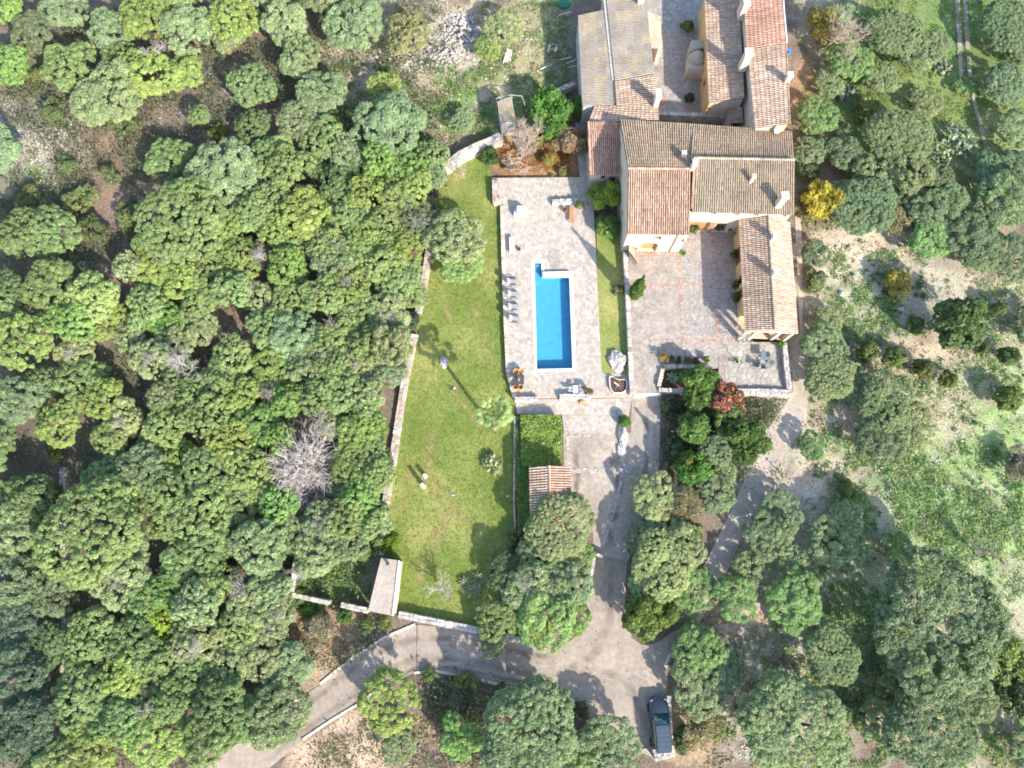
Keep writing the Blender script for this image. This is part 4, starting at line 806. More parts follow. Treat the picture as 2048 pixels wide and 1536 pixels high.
WOOD = """15 130 46 oak b;10 18 38 oak b;128 15 45 olive;140 135 54 oak g;214 55 44 olive g;212 192 66 pine;290 40 52 oak y;292 148 62 oak y;360 140 42 oak y;376 60 56 pine;466 34 50 oak y;455 75 28 olive;
498 165 48 oak;570 48 46 olive p;600 112 44 olive g;645 185 50 pine;598 238 46 olive;645 275 44 oak;550 315 54 oak g;452 345 62 pine p;436 268 20 shrub y;335 318 44 oak g;398 228 22 oak;365 440 88 bigoak;300 480 40 oak;
95 462 52 oak g;38 470 42 oak d;105 222 26 shrub g;68 150 18 shrub y;220 352 22 shrub g;716 46 60 pine;815 66 48 olive r;776 245 76 pine;766 172 36 oak y;580 335 46 oak;610 430 50 oak y;588 486 36 oak;670 365 40 oak d;
693 432 46 oak;726 335 40 oak;733 384 40 oak y;760 320 38 oak b;810 335 44 oak b;866 312 34 oak;792 384 42 oak;828 368 36 oak y;776 442 42 oak;836 440 38 olive d;726 474 40 oak y;868 352 26 olive;650 490 36 oak;
96 563 54 oak;12 582 42 oak d;188 596 46 oak p;150 632 44 oak b;216 632 40 oak y;46 682 56 oak y;150 702 36 olive p;30 802 56 pine;160 766 46 oak;206 792 44 oak y;117 852 44 oak y;216 882 34 oak;252 836 36 olive p;
110 906 18 shrub y;206 956 34 oak;282 940 46 olive;300 716 40 olive p;262 676 32 olive;258 534 30 olive p;320 528 54 oak y;415 546 42 oak;292 614 40 oak;332 646 36 oak b;398 604 40 oak g;410 656 34 olive;466 580 40 oak;
478 514 42 oak y;528 513 30 wisp;578 530 40 oak b;518 596 32 olive p;580 602 40 oak;538 656 40 oak;592 682 46 pine;548 732 42 oak y;466 716 40 oak;432 756 36 oak;384 786 36 oak g;326 792 32 olive;332 850 40 oak;415 828 42 oak;
482 790 40 oak y;466 886 44 oak y;515 846 38 oak b;546 784 28 wisp;572 800 32 oak b;622 722 46 olive;632 792 36 oak;664 842 34 olive p;415 936 46 oak;492 936 40 oak;352 906 32 oak y;663 514 42 olive;712 504 40 oak;762 530 44 oak;
812 492 40 oak y;796 556 42 oak;828 584 28 oak;696 570 40 oak y;646 588 42 oak;712 614 40 oak;776 630 42 olive p;820 645 22 shrub D;686 658 36 oak;739 688 38 oak;784 690 38 olive;646 688 38 oak;712 722 40 olive p;770 736 40 olive;
666 736 32 oak;680 782 40 oak;732 796 34 olive;732 832 36 oak b;712 868 38 oak y;752 858 26 shrub b;740 904 36 oak;770 914 20 shrub;700 908 34 oak y;746 950 36 oak;712 952 36 oak;684 970 30 olive;182 1070 92 bigoak;20 1052 50 olive g;
20 1158 46 olive d;402 1028 60 oak;516 1087 48 pine;411 1090 44 oak;366 1116 36 oak g;258 1108 36 olive;238 1158 44 olive p;349 1148 34 oak;436 1158 40 oak;488 1164 34 wisp;541 1176 36 olive;594 1070 38 olive;645 1036 38 olive;
626 1108 40 olive p;280 1204 34 olive b;324 1244 28 oak Y;394 1210 42 olive p;394 1280 42 olive p;391 1332 36 oak;188 1262 42 oak;270 1288 46 oak;174 1316 40 oak;157 1402 48 oak;244 1350 42 oak y;297 1402 38 olive;
228 1444 42 oak g;308 1472 48 oak y;174 1508 50 oak y;28 1246 46 olive D;36 1350 50 olive D;52 1454 50 olive D;506 1210 36 olive p;551 1228 38 olive;524 1298 44 olive;578 1332 38 olive;558 1420 44 olive;447 1402 44 oak d;
420 1472 42 oak g;496 1436 42 oak g;536 1456 36 olive;100 1190 40 olive d;60 990 44 oak d;110 1010 30 shrub d;330 990 44 oak;470 1000 42 oak;560 1010 36 oak b;250 990 40 oak y;650 1090 36 olive;690 1030 38 oak;720 1000 36 oak b;
745 1040 34 oak;700 1085 34 olive;735 1090 26 shrub b;-15 300 50 olive g;-20 620 50 oak;-30 900 50 oak d;-20 1000 40 oak;350 -22 50 oak;540 -25 50 olive;640 -15 50 olive;60 60 46 olive d;235 115 34 oak d;100 1540 50 oak;
400 390 30 oak d;500 420 44 oak;450 460 42 oak y;540 400 40 oak;550 455 38 oak y;640 330 34 oak d;690 300 36 olive;505 255 36 oak d;370 385 34 oak;250 430 28 shrub g;60 400 28 shrub;190 460 28 shrub d;80 770 30 oak d;
350 690 32 olive p;370 560 36 oak y;360 745 32 oak;300 890 28 olive;560 880 30 oak b;520 960 36 oak;340 1040 40 oak;310 1320 36 oak;340 1400 36 oak;100 1290 36 oak d;80 1120 36 oak d;460 1330 38 olive;480 1260 38 oak;330 1180 34 oak b;
640 1260 26 wisp;450 1090 30 oak;600 1180 22 shrub b;130 330 22 shrub g;240 250 30 shrub d;160 400 30 shrub g"""
EAST = """1635 232 46 olive b;1625 300 36 olive;1790 62 66 bigolive g;1835 100 44 olive;1705 118 46 olive b;1692 40 44 pine b;1870 92 34 olive;1800 270 66 bigolive;1815 345 50 olive;1735 215 34 shrub y;2012 55 58 bigolive g;2008 165 52 olive d;2035 255 50 pine;
1930 172 22 olive b;1730 410 62 bigolive g;1690 395 40 olive;1792 440 36 wisp y;1868 420 54 pine d;1865 470 46 pine b;1950 470 60 pine d;1960 510 46 pine;2015 400 60 pine g;2030 515 48 olive d;1985 340 40 pine g;1632 505 32 olive d;1625 560 28 shrub;
1650 690 48 olive g;1660 752 54 bigolive;1655 640 30 olive;1770 800 56 bigolive g;1820 850 48 olive;1760 880 42 olive d;1735 790 40 olive;1622 892 30 olive b;1660 1080 44 olive g;1690 1040 40 olive;1562 1022 38 olive g;1540 1065 48 olive g;1595 1130 36 olive;
1470 1195 46 olive b;1502 1136 34 olive;1590 1200 54 pine b;1395 1300 50 olive b;1400 1370 52 olive;1440 1330 40 olive g;1665 1305 58 bigolive g;1795 1092 28 olive b;1870 1245 112 bigolive d;1780 1365 48 shrub g;1820 1340 44 olive;1590 1455 88 bigolive g;
1855 1460 74 bigolive d;1760 1440 40 olive g;1950 1400 44 olive;2010 1330 52 shrub b;2025 1400 42 shrub d;1700 980 20 shrub b;1900 1380 40 oak y;2040 930 30 wisp;1580 1330 24 wisp;1395 1455 34 wisp y;1370 1480 24 shrub d;1430 1450 22 shrub b;1715 70 26 shrub D;
2060 1500 40 olive;2065 100 50 olive;2070 650 40 olive d;1700 1440 30 shrub g;1620 420 26 shrub r;1612 345 24 shrub d;1605 390 20 wisp;1690 305 40 olive d;1748 350 44 olive g;1870 352 34 olive d;1762 158 38 olive g;1850 205 34 olive;2035 330 44 pine d;1660 165 32 olive;1905 395 38 pine;1820 400 36 olive g;1700 1110 30 olive"""
def rows(t): return [q.split() for q in t.replace('\n', '').split(';') if q.strip()]
for q in rows(WOOD): tree(float(q[0]), float(q[1]), float(q[2])*1.09, q[3], q[4] if len(q) > 4 else '', None, 1.0 if q[3] in ('shrub', 'wisp') else rng.uniform(.85, 1.2)*(1.1*float(q[2])*1.14/20.6+1.6)/(1.82*float(q[2])*1.14/20.6))
NWOOD = len(PLACED)
for q in rows(EAST): tree(float(q[0]), float(q[1]), float(q[2]), q[3], q[4] if len(q) > 4 else '', None, .8)
BANDS = [(0, 'the barn roof'), (80, 'the plank stack'), (160, 'the tin shed'), (240, 'the rubble wall'), (320, 'the terrace top'), (400, 'the white cabinet'), (470, 'the white bench'), (545, 'the grey lounge chairs'), (650, 'the lawn boulder'),
         (740, 'the dining table'), (795, 'the palm'), (860, 'the ivy bed'), (935, 'the pale stumps'), (1010, 'the garage'), (1100, 'the concrete hut'), (1235, 'the road bend'), (1330, 'the road junction'), (1420, 'the parked car'), (9999, '')]
ORD = ['first', 'second', 'third', 'fourth', 'fifth', 'sixth', 'seventh', 'eighth', 'ninth', 'tenth', 'eleventh', 'twelfth', 'thirteenth', 'fourteenth', 'fifteenth', 'sixteenth', 'seventeenth', 'eighteenth', 'nineteenth', 'twentieth', 'twenty-first', 'twenty-second', 'twenty-third', 'twenty-fourth']
def autolabel(items, east):
    bands = {}
    for it in items:
        k = max(i for i, (y_, _) in enumerate(BANDS) if max(it[1], 0) >= y_); bands.setdefault(k, []).append(it)
    for k, its in bands.items():
        its.sort(key=lambda t: t[0] if east else -t[0])
        for i, t in enumerate(its):
            w_ = ('broad ' if t[3].startswith('big') else '')+TWORD[t[4]]+' '+NAMES[t[3]][1].replace(' tree', '')
            t[5]['label'] = (f'{w_} on the east slope, {ORD[i]} from the houses, level with {BANDS[k][1]}' if east else f'{w_} in the west wood, {ORD[i]} from right, level with {BANDS[k][1]}')
            t[5]['group'] = 'trees and shrubs of the east slope' if east else 'trees and shrubs of the west wood'
autolabel(PLACED[:NWOOD], False); autolabel(PLACED[NWOOD:], True)
# trees and bushes one can name
for a in [(1005, 55, 46, 'olive', 'p', 'pale olive tree right of the rubble heap'), (974, 96, 28, 'oak', 'y', 'small yellow-green tree beside the plank stack'), (925, 240, 28, 'olive', 'g', 'lone grey-green olive west of the tin shed'),
          (1098, 215, 44, 'broad', 'b', 'bright large-leaved tree between tin shed and barn'), (1108, 262, 32, 'broad', 'b', 'lower bright leafy clump beside the bare tree'), (1163, 216, 28, 'broad', 'y', 'yellow-green bush against the barn corner'),
          (978, 312, 20, 'broad', 'd', 'dark green bush at the north tip of the lawn'), (1078, 275, 24, 'wisp', 'Y', 'yellow-leaved branches beside the bare tree'), (1140, 285, 36, 'wisp', 'r', 'brown leafless bush west of the annex'), (1022, 335, 14, 'wisp', 'y', 'dry tuft at the west side of the litter plot'), (1098, 318, 16, 'wisp', 'Y', 'yellow-green dry shrub in the litter plot'), (1125, 342, 12, 'shrub', 'y', 'yellowish shrub on the terrace edge of the litter plot'), (1062, 296, 16, 'wisp', 'r', 'brown dry shrub beside the bare tree foot'), (1103, 352, 7, 'shrub', 'Y', 'tiny yellow plant at the terrace edge'),
          (1211, 392, 32, 'broad', 'L', 'lime yellow bush west of the farmhouse wall'), (1214, 448, 26, 'broad', '', 'rounded green bush below the lime yellow bush'), (1240, 455, 16, 'shrub', 'b', 'small bright bush against the farmhouse wall'),
          (915, 475, 60, 'olive', '', 'big round dark tree on the upper lawn'), (925, 530, 40, 'olive', 'b', 'low leafy skirt south of the big lawn tree'),
          (1122, 1050, 62, 'bigolive', 'p', 'pale olive tree overhanging the garage roof'), (1135, 1175, 46, 'olive', '', 'olive tree at the driveway entrance wall'), (1095, 1240, 54, 'olive', 'b', 'green olive tree at the road junction corner'), (1060, 1180, 52, 'olive', 'p', 'grey twiggy olive at the foot of the lawn'),
          (1000, 1240, 40, 'olive', 'y', 'yellowish olive hanging over the pale lower wall'), (1012, 1148, 34, 'oak', 'D', 'dark blue-green tree at the foot of the lawn'), (985, 1290, 22, 'olive', '', 'olive branch clump hanging over the road'), (1040, 1080, 26, 'shrub', 'd', 'dark shrub southwest of the garage'),
          (1290, 1228, 44, 'citrus', 'y', 'clipped rounded bush at the road corner'), (1332, 1218, 32, 'citrus', 'y', 'clipped yellow-green bush touching the rounded corner bush'),
          (1325, 1130, 64, 'bigolive', 'p', 'silvery olive tree east of the driveway entrance'), (1385, 1175, 40, 'olive', 'b', 'green olive behind the clipped corner bushes'), (1306, 990, 46, 'olive', 'p', 'pale olive at the bend of the driveway'), (1362, 1005, 36, 'wisp', 'y', 'beige half-bare tree between olives near the path'),
          (1432, 985, 36, 'olive', 'g', 'grey olive left of the narrow path'), (1450, 942, 24, 'olive', '', 'olive at the lower end of the garden plot'), (1380, 1065, 26, 'citrus', '', 'dark leafy shrub beside the half-bare tree'),
          (775, 1405, 56, 'oak', 'y', 'round oak inside the road bend'), (1060, 1460, 82, 'bigolive', 'g', 'big blue-green olive south of the road'), (920, 1475, 40, 'oak', 'b', 'light green tree below the road edge'), (1218, 1492, 54, 'olive', '', 'olive tree left of the parked car'), (1170, 1520, 36, 'olive', 'b', 'olive at the bottom edge below the junction'),
          (800, 1490, 30, 'olive', '', 'small olive below the round roadside oak'),
          (1292, 1085, 36, 'olive', 'g', 'olive crown on the driveway side of the silvery olive'), (1365, 1095, 46, 'olive', 'p', 'pale olive crown upper right of the silvery olive'), (1300, 1172, 40, 'olive', 'g', 'olive crown above the rounded corner bush'), (1366, 1216, 28, 'olive', '', 'olive leaning over the foot of the narrow path'),
          (1152, 1115, 34, 'olive', 'b', 'green olive crown between garage and driveway entrance'), (1150, 1232, 34, 'oak', 'b', 'bright bush at the inner road corner'), (1075, 1120, 40, 'olive', 'g', 'grey-green olive below the garage'), (1110, 1195, 44, 'olive', '', 'olive in the middle of the lower lawn grove'),
          (1338, 1050, 34, 'olive', 'p', 'pale olive crown below the half-bare tree'),
          (1797, 572, 32, 'shrub', 'L', 'golden bush on the stony slope east of the portico'), (1640, 402, 40, 'broad', 'G', 'golden yellow tree beside the farmhouse corner'), (1612, 425, 24, 'wisp', 'y', 'yellowish twiggy shrub next to the golden tree'),
          (1915, 645, 56, 'citrus', 'd', 'big dark round citrus tree on the stony slope'), (1735, 704, 25, 'citrus', '', 'citrus tree nearest the portico path'), (1790, 716, 24, 'citrus', '', 'middle citrus tree of the front row of three'), (1845, 740, 22, 'citrus', 'r', 'third citrus tree of the front row, beside the tiny one'), (1895, 758, 17, 'citrus', 'y', 'tiny citrus tree at the end of the row'),
          (1830, 650, 18, 'citrus', '', 'small citrus just left of the big dark one'), (1997, 617, 18, 'citrus', '', 'small citrus near the top right of the big dark one'), (2018, 712, 21, 'citrus', '', 'small citrus right of the big dark one'), (1965, 700, 15, 'citrus', '', 'little citrus touching the big dark one below'), (2015, 795, 28, 'citrus', '', 'citrus tree at the edge of the green meadow'),
          (1400, 775, 42, 'broad', '', 'tall green shrub mass behind the courtyard planter'), (1385, 850, 34, 'broad', '', 'leafy green tree in the middle of the garden plot'), (1452, 835, 32, 'citrus', '', 'dark leafy bush below the patio parapet'), (1385, 935, 34, 'broad', 'b', 'broad-leaved tree beside the small cypress'), (1430, 900, 34, 'olive', 'g', 'grey-green olive in the garden plot'),
          (1495, 878, 40, 'broad', 'd', 'large-leaved tree on the narrow path side of the garden plot'), (1345, 900, 26, 'shrub', 'd', 'dark bush along the ramp wall'), (1332, 812, 12, 'shrub', 'b', 'small round bush beside the ramp'), (1360, 752, 18, 'shrub', 'b', 'ferny bush inside the raised bed'), (1395, 735, 16, 'shrub', '', 'leafy clump along the raised bed wall'),
          (1237, 583, 15, 'shrub', 'r', 'reddish round shrub on the grass strip'), (1270, 618, 9, 'shrub', 'y', 'yellowish creeper at the courtyard wall, uppermost of three'), (1269, 645, 10, 'shrub', 'b', 'bright creeper at the courtyard wall, middle of three'), (1269, 680, 9, 'shrub', 'y', 'creeper at the courtyard wall, lowest of three'), (1266, 540, 11, 'shrub', 'Y', 'yellow bush between tiled lean-to and cypress'),
          (1247, 842, 12, 'broad', 'b', 'bright leafy plant on the driveway rock'), (783, 1082, 14, 'broad', 'Y', 'yellow-green plant beside the concrete hut'), (775, 1100, 11, 'broad', 'Y', 'yellow plant touching the hut roof'),
          (860, 1350, 14, 'shrub', 'b', 'bright roadside bush nearest the drain channel'), (925, 1362, 15, 'shrub', 'y', 'yellow-green bush along the lower road kerb'), (950, 1368, 13, 'shrub', 'y', 'bush right of the yellow-green kerb bush'), (1003, 1376, 10, 'shrub', 'd', 'dark bush on the lower kerb near the tree shadow'), (1165, 1416, 14, 'shrub', 'd', 'dark bush at the junction kerb end'), (880, 1400, 12, 'shrub', 'y', 'yellow bush below the kerb near the agave'),
          (620, 1218, 16, 'broad', 'b', 'bright spiky clump below the ruined enclosure'), (690, 1232, 14, 'broad', '', 'green bush below the short ruined wall'), (735, 1255, 15, 'shrub', 'b', 'bright bush between hut and road'), (775, 1245, 15, 'shrub', 'y', 'yellowish bush under the hut wall'), (640, 1240, 18, 'shrub', 'y', 'dry yellow bush near the ruined enclosure'),
          (1650, 55, 40, 'wisp', 'Y', 'yellow leaves inside the bare tree by the north wing'), (1375, 55, 16, 'citrus', '', 'potted dark bush in the north yard'), (1380, 195, 12, 'citrus', 'd', 'dark bush at the south end of the north yard'), (1340, 232, 9, 'shrub', 'b', 'vine at the yard wall, leftmost of three'), (1372, 234, 10, 'shrub', '', 'vine at the yard wall, middle of three'), (1388, 234, 9, 'shrub', '', 'vine at the yard wall, rightmost of three')]:
    tree(a[0], a[1], a[2], a[3], a[4], a[5], .85 if a[3] in ('olive', 'bigolive') else 1.0)
TALL = [(1436, 805), (1420, 770)]
for k, (x_, y_, r_, l_) in enumerate([(1446, 798, 36, 'red-flowered bougainvillea spilling over the patio parapet'), (1378, 762, 20, 'pinkish bougainvillea clump beside the raised bed')]):
    me = crown_mesh('bougainvillea_crown', 900+k, 1.4, lobes=40, leaves=3400, leaf=.15, aspect=1.6, scat=.8, spots=((6.0, 1.3, 4.0), .45)); me.materials.append(M['leaf'])
    tm = trunk_mesh('bougainvillea_trunk', 3+k, 1.4); tm.materials.append(M['bark']); s = r_/20.6/1.4; p = P(x_, y_, ZG+1.1*1.4*s)
    o = empty('bougainvillea', (p.x, p.y, ZG), l_, 'bougainvillea'); o.scale = (s, s, s*1.15); link('trunk', tm, None, o); c_ = link('crown', me, None, o); c_.color = (.11, .14, .045, 1)
# cypresses
def cypress(px_, py_, zb, h, r0, label, col):
    rs = np.random.RandomState(int(px_)); n = 4200; t = rs.rand(n)**.8; rad = r0*np.sin(np.clip(t*1.02+.12, 0, 1)*math.pi)**.7*(1-.35*t)
    th = rs.uniform(0, 6.283, n); rr = rad*rs.uniform(.8, 1.05, n)*(1+.12*np.sin(th*5+t*17)); pos = np.stack([np.cos(th)*rr, np.sin(th)*rr, .15+t*h], 1)
    nr = np.stack([np.cos(th), np.sin(th), rs.uniform(-.1, .7, n)], 1)+rs.normal(size=(n, 3))*.5; nr /= np.linalg.norm(nr, axis=1)[:, None]
    a = np.cross(nr, rs.normal(size=(n, 3))); a /= np.linalg.norm(a, axis=1)[:, None]; e = np.cross(nr, a); a *= .14*rs.uniform(.6, 1.3, (n, 1)); e *= .08
    V = np.stack([pos-a, pos+e, pos+a, pos-e], 1).reshape(-1, 3); me = np_mesh('cypress_crown', V, np.arange(n*4).reshape(-1, 4), np.ones((n, 3))*rs.uniform(.7, 1.3, (n, 1))); me.materials.append(M['leaf'])
    p = P(px_, py_, zb); o = empty('cypress', p, label, 'cypress'); c_ = link('crown', me, None, o); c_.color = (*col, 1); b = MB(); b.tube([(0, 0, -.2), (0, 0, h*.8)], [.1, .03], 6)
    me = bpy.data.meshes.new('cypress_trunk'); me.from_pydata(b.v, [], b.f); me.update(); link('trunk', me, M['bark'], o); return o
cypress(1268, 594, ZC, 5.6, .72, 'green column cypress at the west edge of the courtyard', (.105, .16, .03))
cypress(1362, 925, ZG, 4.2, .75, 'yellowish cypress in the garden plot beside the ramp', (.17, .18, .05))
# bare trees
def bare_mesh(name, seed, R, h, levels=4, kids=4, r0=.07, spread=.75, lean=.25, up=.35):
    r = random.Random(seed); b = MB()
    def grow(p, d, L, rad, lv):
        if lv == 0 or rad < .006: return
        m_ = p+d*L*.5+Vector((r.uniform(-1, 1), r.uniform(-1, 1), r.uniform(-1, 1)))*L*.09; e = m_+d*L*.5+Vector((r.uniform(-1, 1), r.uniform(-1, 1), r.uniform(-.5, 1)))*L*.08
        b.cur = (r.uniform(.85, 1.2),)*3; b.tube([p, m_, e], [rad, rad*.8, rad*.62], 4 if lv < levels-1 else 6, cap=False)
        for k in range(kids if lv < levels else kids+2):
            s = r.uniform(.45, 1) if k else 1; q = p.lerp(e, s) if s < 1 else e
            nd = (d+Vector((r.gauss(0, 1), r.gauss(0, 1), r.gauss(up, .6)))*spread).normalized()
            grow(q, nd, L*r.uniform(.55, .8), rad*.6, lv-1)
    grow(Vector((0, 0, -.2)), Vector((r.uniform(-lean, lean), r.uniform(-lean, lean), 1)).normalized(), h*.42, r0, levels)
    me = bpy.data.meshes.new(name); me.from_pydata(b.v, [], b.f); me.update(); a = me.attributes.new('col', 'FLOAT_COLOR', 'FACE'); c_ = np.ones((len(b.f), 4), np.float32); c_[:, :3] = np.array(b.c); a.data.foreach_set('color', c_.ravel())
    me.materials.append(M['twig']); return me
def bare(px_, py_, zb, R, h, label, col=(1, 1, 1), **kw):
    o = link('bare_tree', bare_mesh('bare_tree', int(px_+py_), R, h, **kw), None, None, P(px_, py_, zb)); o.color = (*col, 1); return tag(o, label, 'bare tree')
bare(1042, 312, ZG, 2.6, 5.5, 'large leafless tree on the leaf-littered plot north of the terrace', (1.1, .95, .8), levels=6, kids=4, r0=.13)
bare(929, 357, ZL, 1.2, 2.2, 'small leafless tree at the north tip of the lawn', (1.0, .85, .7), levels=5, kids=3, r0=.06)
bare(884, 1180, ZL, 1.5, 2.6, 'whitish leafless tree on the lower lawn', (1.25, 1.2, 1.2), levels=5, kids=4, r0=.06)
bare(1478, 684, ZC, 1.5, 3.0, 'pale leafless tree at the porch corner', (1.5, 1.5, 1.5), levels=5, kids=3, r0=.09)
bare(1475, 728, ZC, .9, 1.6, 'small pale leafless tree in the patio planting', (1.5, 1.5, 1.5), levels=4, kids=3, r0=.06)
bare(1640, 105, ZG, 3, 5.6, 'leafless grey tree east of the north wing', (1.1, 1.0, .85), levels=6, kids=4, r0=.13)
bare(1950, 1112, ZG, 2, 4.0, 'dark leafless tree on the green meadow', (.45, .42, .4), levels=5, kids=3, r0=.1)
bare(382, 740, ZG+1.5, 2, 4.2, 'grey dead treetop in the middle of the wood', (1.0, .95, .95), levels=5, kids=4, r0=.1)
bare(325, 118, ZG+1.2, 2, 4.2, 'whitish dead branches standing out of the oaks top left', (1.2, 1.1, 1.15), levels=5, kids=3, r0=.09)
bare(1475, 1420, ZG, 2, 3.5, 'thin leafless tree right of the parked car', (.7, .62, .55), levels=5, kids=3, r0=.08)
bare(905, 778, ZL, .6, 1.3, 'thin sapling on the lawn below the boulder', (.7, .75, .4), levels=4, kids=3, r0=.03)
_dm = [bare_mesh('dead_twigs', 40+i, 1.5, 3.4, levels=5, kids=4, r0=.05, spread=.8) for i in range(3)]
_dead = []
for i, (x_, y_) in enumerate([(530, 520), (505, 590), (548, 790), (490, 1172), (556, 1240), (640, 1050), (668, 655), (705, 560), (312, 722), (252, 845), (240, 1160), (392, 1225), (396, 1300), (776, 640), (715, 735), (838, 455), (660, 850), (600, 1150), (1045, 1165), (300, 1412), (152, 712), (455, 935)]):
    zz = ZG+rng.uniform(1.6, 2.6); o = link('dead_branches', _dm[i % 3], None, None, P(x_, y_, zz)); o.rotation_euler.z = rng.uniform(0, 6); s = rng.uniform(.6, .95); o.scale = (s, s, s*.8); f = rng.uniform(.75, 1.15); o.color = (f, f*.95, f*.92, 1); o['category'] = 'dead branches'; _dead.append((x_, y_, 20, 'dead', '', o, None))
NAMES['dead'] = ('dead_branches', 'dead branches'); TWORD['dead'] = ''
for it in _dead: pass
_b = {}
for it in sorted(_dead, key=lambda t: -t[0]):
    k = max(i for i, (y_, _) in enumerate(BANDS) if it[1] >= y_); _b.setdefault(k, []).append(it); n_ = len(_b[k])
    it[5]['label'] = f'grey dead branches in the wood level with {BANDS[k][1]}, {ORD[n_-1]} from the right'; it[5]['group'] = 'dead branches in the wood'
# the big grey leafless bush at the heart of the wood
big = MB(); r = random.Random(12); c0 = Vector((0, 0, .2))
for k in range(330):
    th = r.uniform(0, 6.283); el = r.uniform(.15, 1.5); d = Vector((math.cos(th)*math.cos(el), math.sin(th)*math.cos(el), math.sin(el)*.85)); L = 4.1*r.uniform(.75, 1.05)
    p = Vector((r.gauss(0, .7), r.gauss(0, .7), .1)); q = p*.6+d*L*.5+Vector((r.gauss(0, .2), r.gauss(0, .2), .25+r.gauss(0, .15))); e = d*L+Vector((r.gauss(0, .35), r.gauss(0, .35), r.gauss(0, .3)))
    big.cur = (r.uniform(.8, 1.25),)*3; big.tube([p, q, e], [.024, .017, .009], 4, cap=False)
    for j in range(9):
        s = r.uniform(.45, 1); a = q.lerp(e, (s-.45)/.55); dd = (d+Vector((r.gauss(0, .55), r.gauss(0, .55), r.gauss(0, .45)))).normalized()*r.uniform(.35, .9); big.tube([a, a+dd*.5+Vector((r.gauss(0, .05), r.gauss(0, .05), 0)), a+dd], [.016, .013, .009], 3, cap=False)
q = P(610, 935, ZG+1.2); o = big.build('bare_bush', M['twig'], origin=(0, 0, 0)); o.location = (q.x, q.y, ZG+.2); o.scale = (1.12, 1.25, 1.1); o.color = (1.35, 1.3, 1.25, 1); tag(o, 'big round leafless grey bush at the heart of the wood', 'bare bush')
# palm
palm = empty('palm_tree', P(988, 859, ZL), 'fan palm with a tall trunk beside the ivy bed', 'palm')
b = MB(); hT = 6.3; tip = Vector((.12, .5, hT)); b.tube([(0, 0, -.1), (.02, .1, hT*.4), (.06, .3, hT*.75), tuple(tip)], [.24, .18, .17, .15], 10)
me = bpy.data.meshes.new('palm_trunk'); me.from_pydata(b.v, [], b.f); me.update(); link('trunk', me, M['bark'], palm)
def frond(seed, L=1.85):
    r = random.Random(seed); b = MB(); pts = []
    for k in range(7): t = k/6; pts.append(Vector((t*L*1.0, 0, .35*t-.6*t*t)))
    b.cur = (.9, .9, .6); b.tube(pts[:5], [.03, .025, .02, .015, .01], 4, cap=False); c0 = pts[4]
    for k in range(16):
        a = (k-7.5)/7.5*1.7; dl = L*.36*(1-.2*abs(k-7.5)/7.5); d = Vector((math.cos(a), math.sin(a), -.12-r.uniform(0, .25))); n = Vector((-math.sin(a), math.cos(a), 0))*.075
        m_ = c0+d*dl*.55+Vector((0, 0, .03)); e = c0+d*dl+Vector((0, 0, -.10)); b.cur = (r.uniform(.8, 1.2),)*3; b.faces([c0-n*.3, c0+n*.3, m_+n, m_-n, e], [(0, 1, 2, 3), (3, 2, 4)])
    me = bpy.data.meshes.new('palm_frond'); me.from_pydata([tuple(v) for v in b.v], [], b.f); me.update(); a = me.attributes.new('col', 'FLOAT_COLOR', 'FACE'); c_ = np.ones((len(b.f), 4), np.float32); c_[:, :3] = np.array(b.c); a.data.foreach_set('color', c_.ravel()); me.materials.append(M['palmleaf']); return me
fm = [frond(1), frond(2)]
for k in range(9):
    o = link('frond', fm[k % 2], None, palm, tip); o.rotation_euler = (0, -1.0+.5*(k % 3), k*.75); o.scale = (.62, .62, .62); o.color = (.26, .34, .11, 1)
for k in range(22):
    o = link('frond', fm[k % 2], None, palm, tip); o.rotation_euler = (0, [-1.2, -.75, -.35, .15, .75][k % 5]+rng.uniform(-.15, .15), k*2.4); o.scale = (rng.uniform(.85, 1.1),)*3
    o.color = (.46, .42, .12, 1) if k % 5 == 4 else (.24, .33, .11, 1)
# rosette plants
def rosette(name, px_, py_, zb, R, n, label, cat, col, wide=.16, upang=.7, group=None):
    root = empty(name, P(px_, py_, zb), label, cat, group); b = MB(); L = R
    for s_ in (0,):
        pts = [(0, .25), (.3, .9), (.65, 1.0), (1, .05)]
    b.faces([(0, -.06*R, 0), (0, .06*R, 0), (L*.45, wide*R, .06*R), (L*.45, -wide*R, .06*R), (L*.45, 0, -.03*R), (L, 0, .0)], [(0, 4, 3), (0, 1, 4), (1, 2, 4), (3, 4, 5), (4, 2, 5)])
    me = bpy.data.meshes.new(name+'_leaf'); me.from_pydata([tuple(v) for v in b.v], [], b.f); me.update(); a = me.attributes.new('col', 'FLOAT_COLOR', 'FACE'); a.data.foreach_set('color', np.ones((len(b.f), 4), np.float32).ravel()); me.materials.append(M['palmleaf'])
    for k in range(n):
        o = link('leaf', me, None, root, (0, 0, .12)); t = k/n; o.rotation_euler = (0, -(.12+t*1.15*upang), k*2.39996); s = 1-.45*t; o.scale = (s, s, s); f = rng.uniform(.85, 1.15); o.color = (col[0]*f, col[1]*f, col[2]*f, 1)
    return root
for k, (x_, y_, R_, l_) in enumerate([(932, 1168, 1.0, 'blue-green agave rosette on the lower lawn, leftmost of three'), (946, 1180, 1.05, 'blue-green agave rosette on the lower lawn, lowest of three'), (958, 1158, .9, 'blue-green agave rosette on the lower lawn, uppermost of three'),
                                     (912, 1402, 1.0, 'agave rosette below the road kerb'), (728, 772, 1.1, 'spiky agave at the wood edge near the lawn wall'), (850, 500, .7, 'spiky rosette at the wood edge above the lawn wall')]):
    rosette('agave', x_, y_, ZL, R_, 26, l_, 'agave', (.24, .28, .16) if k != 4 else (.24, .31, .17))
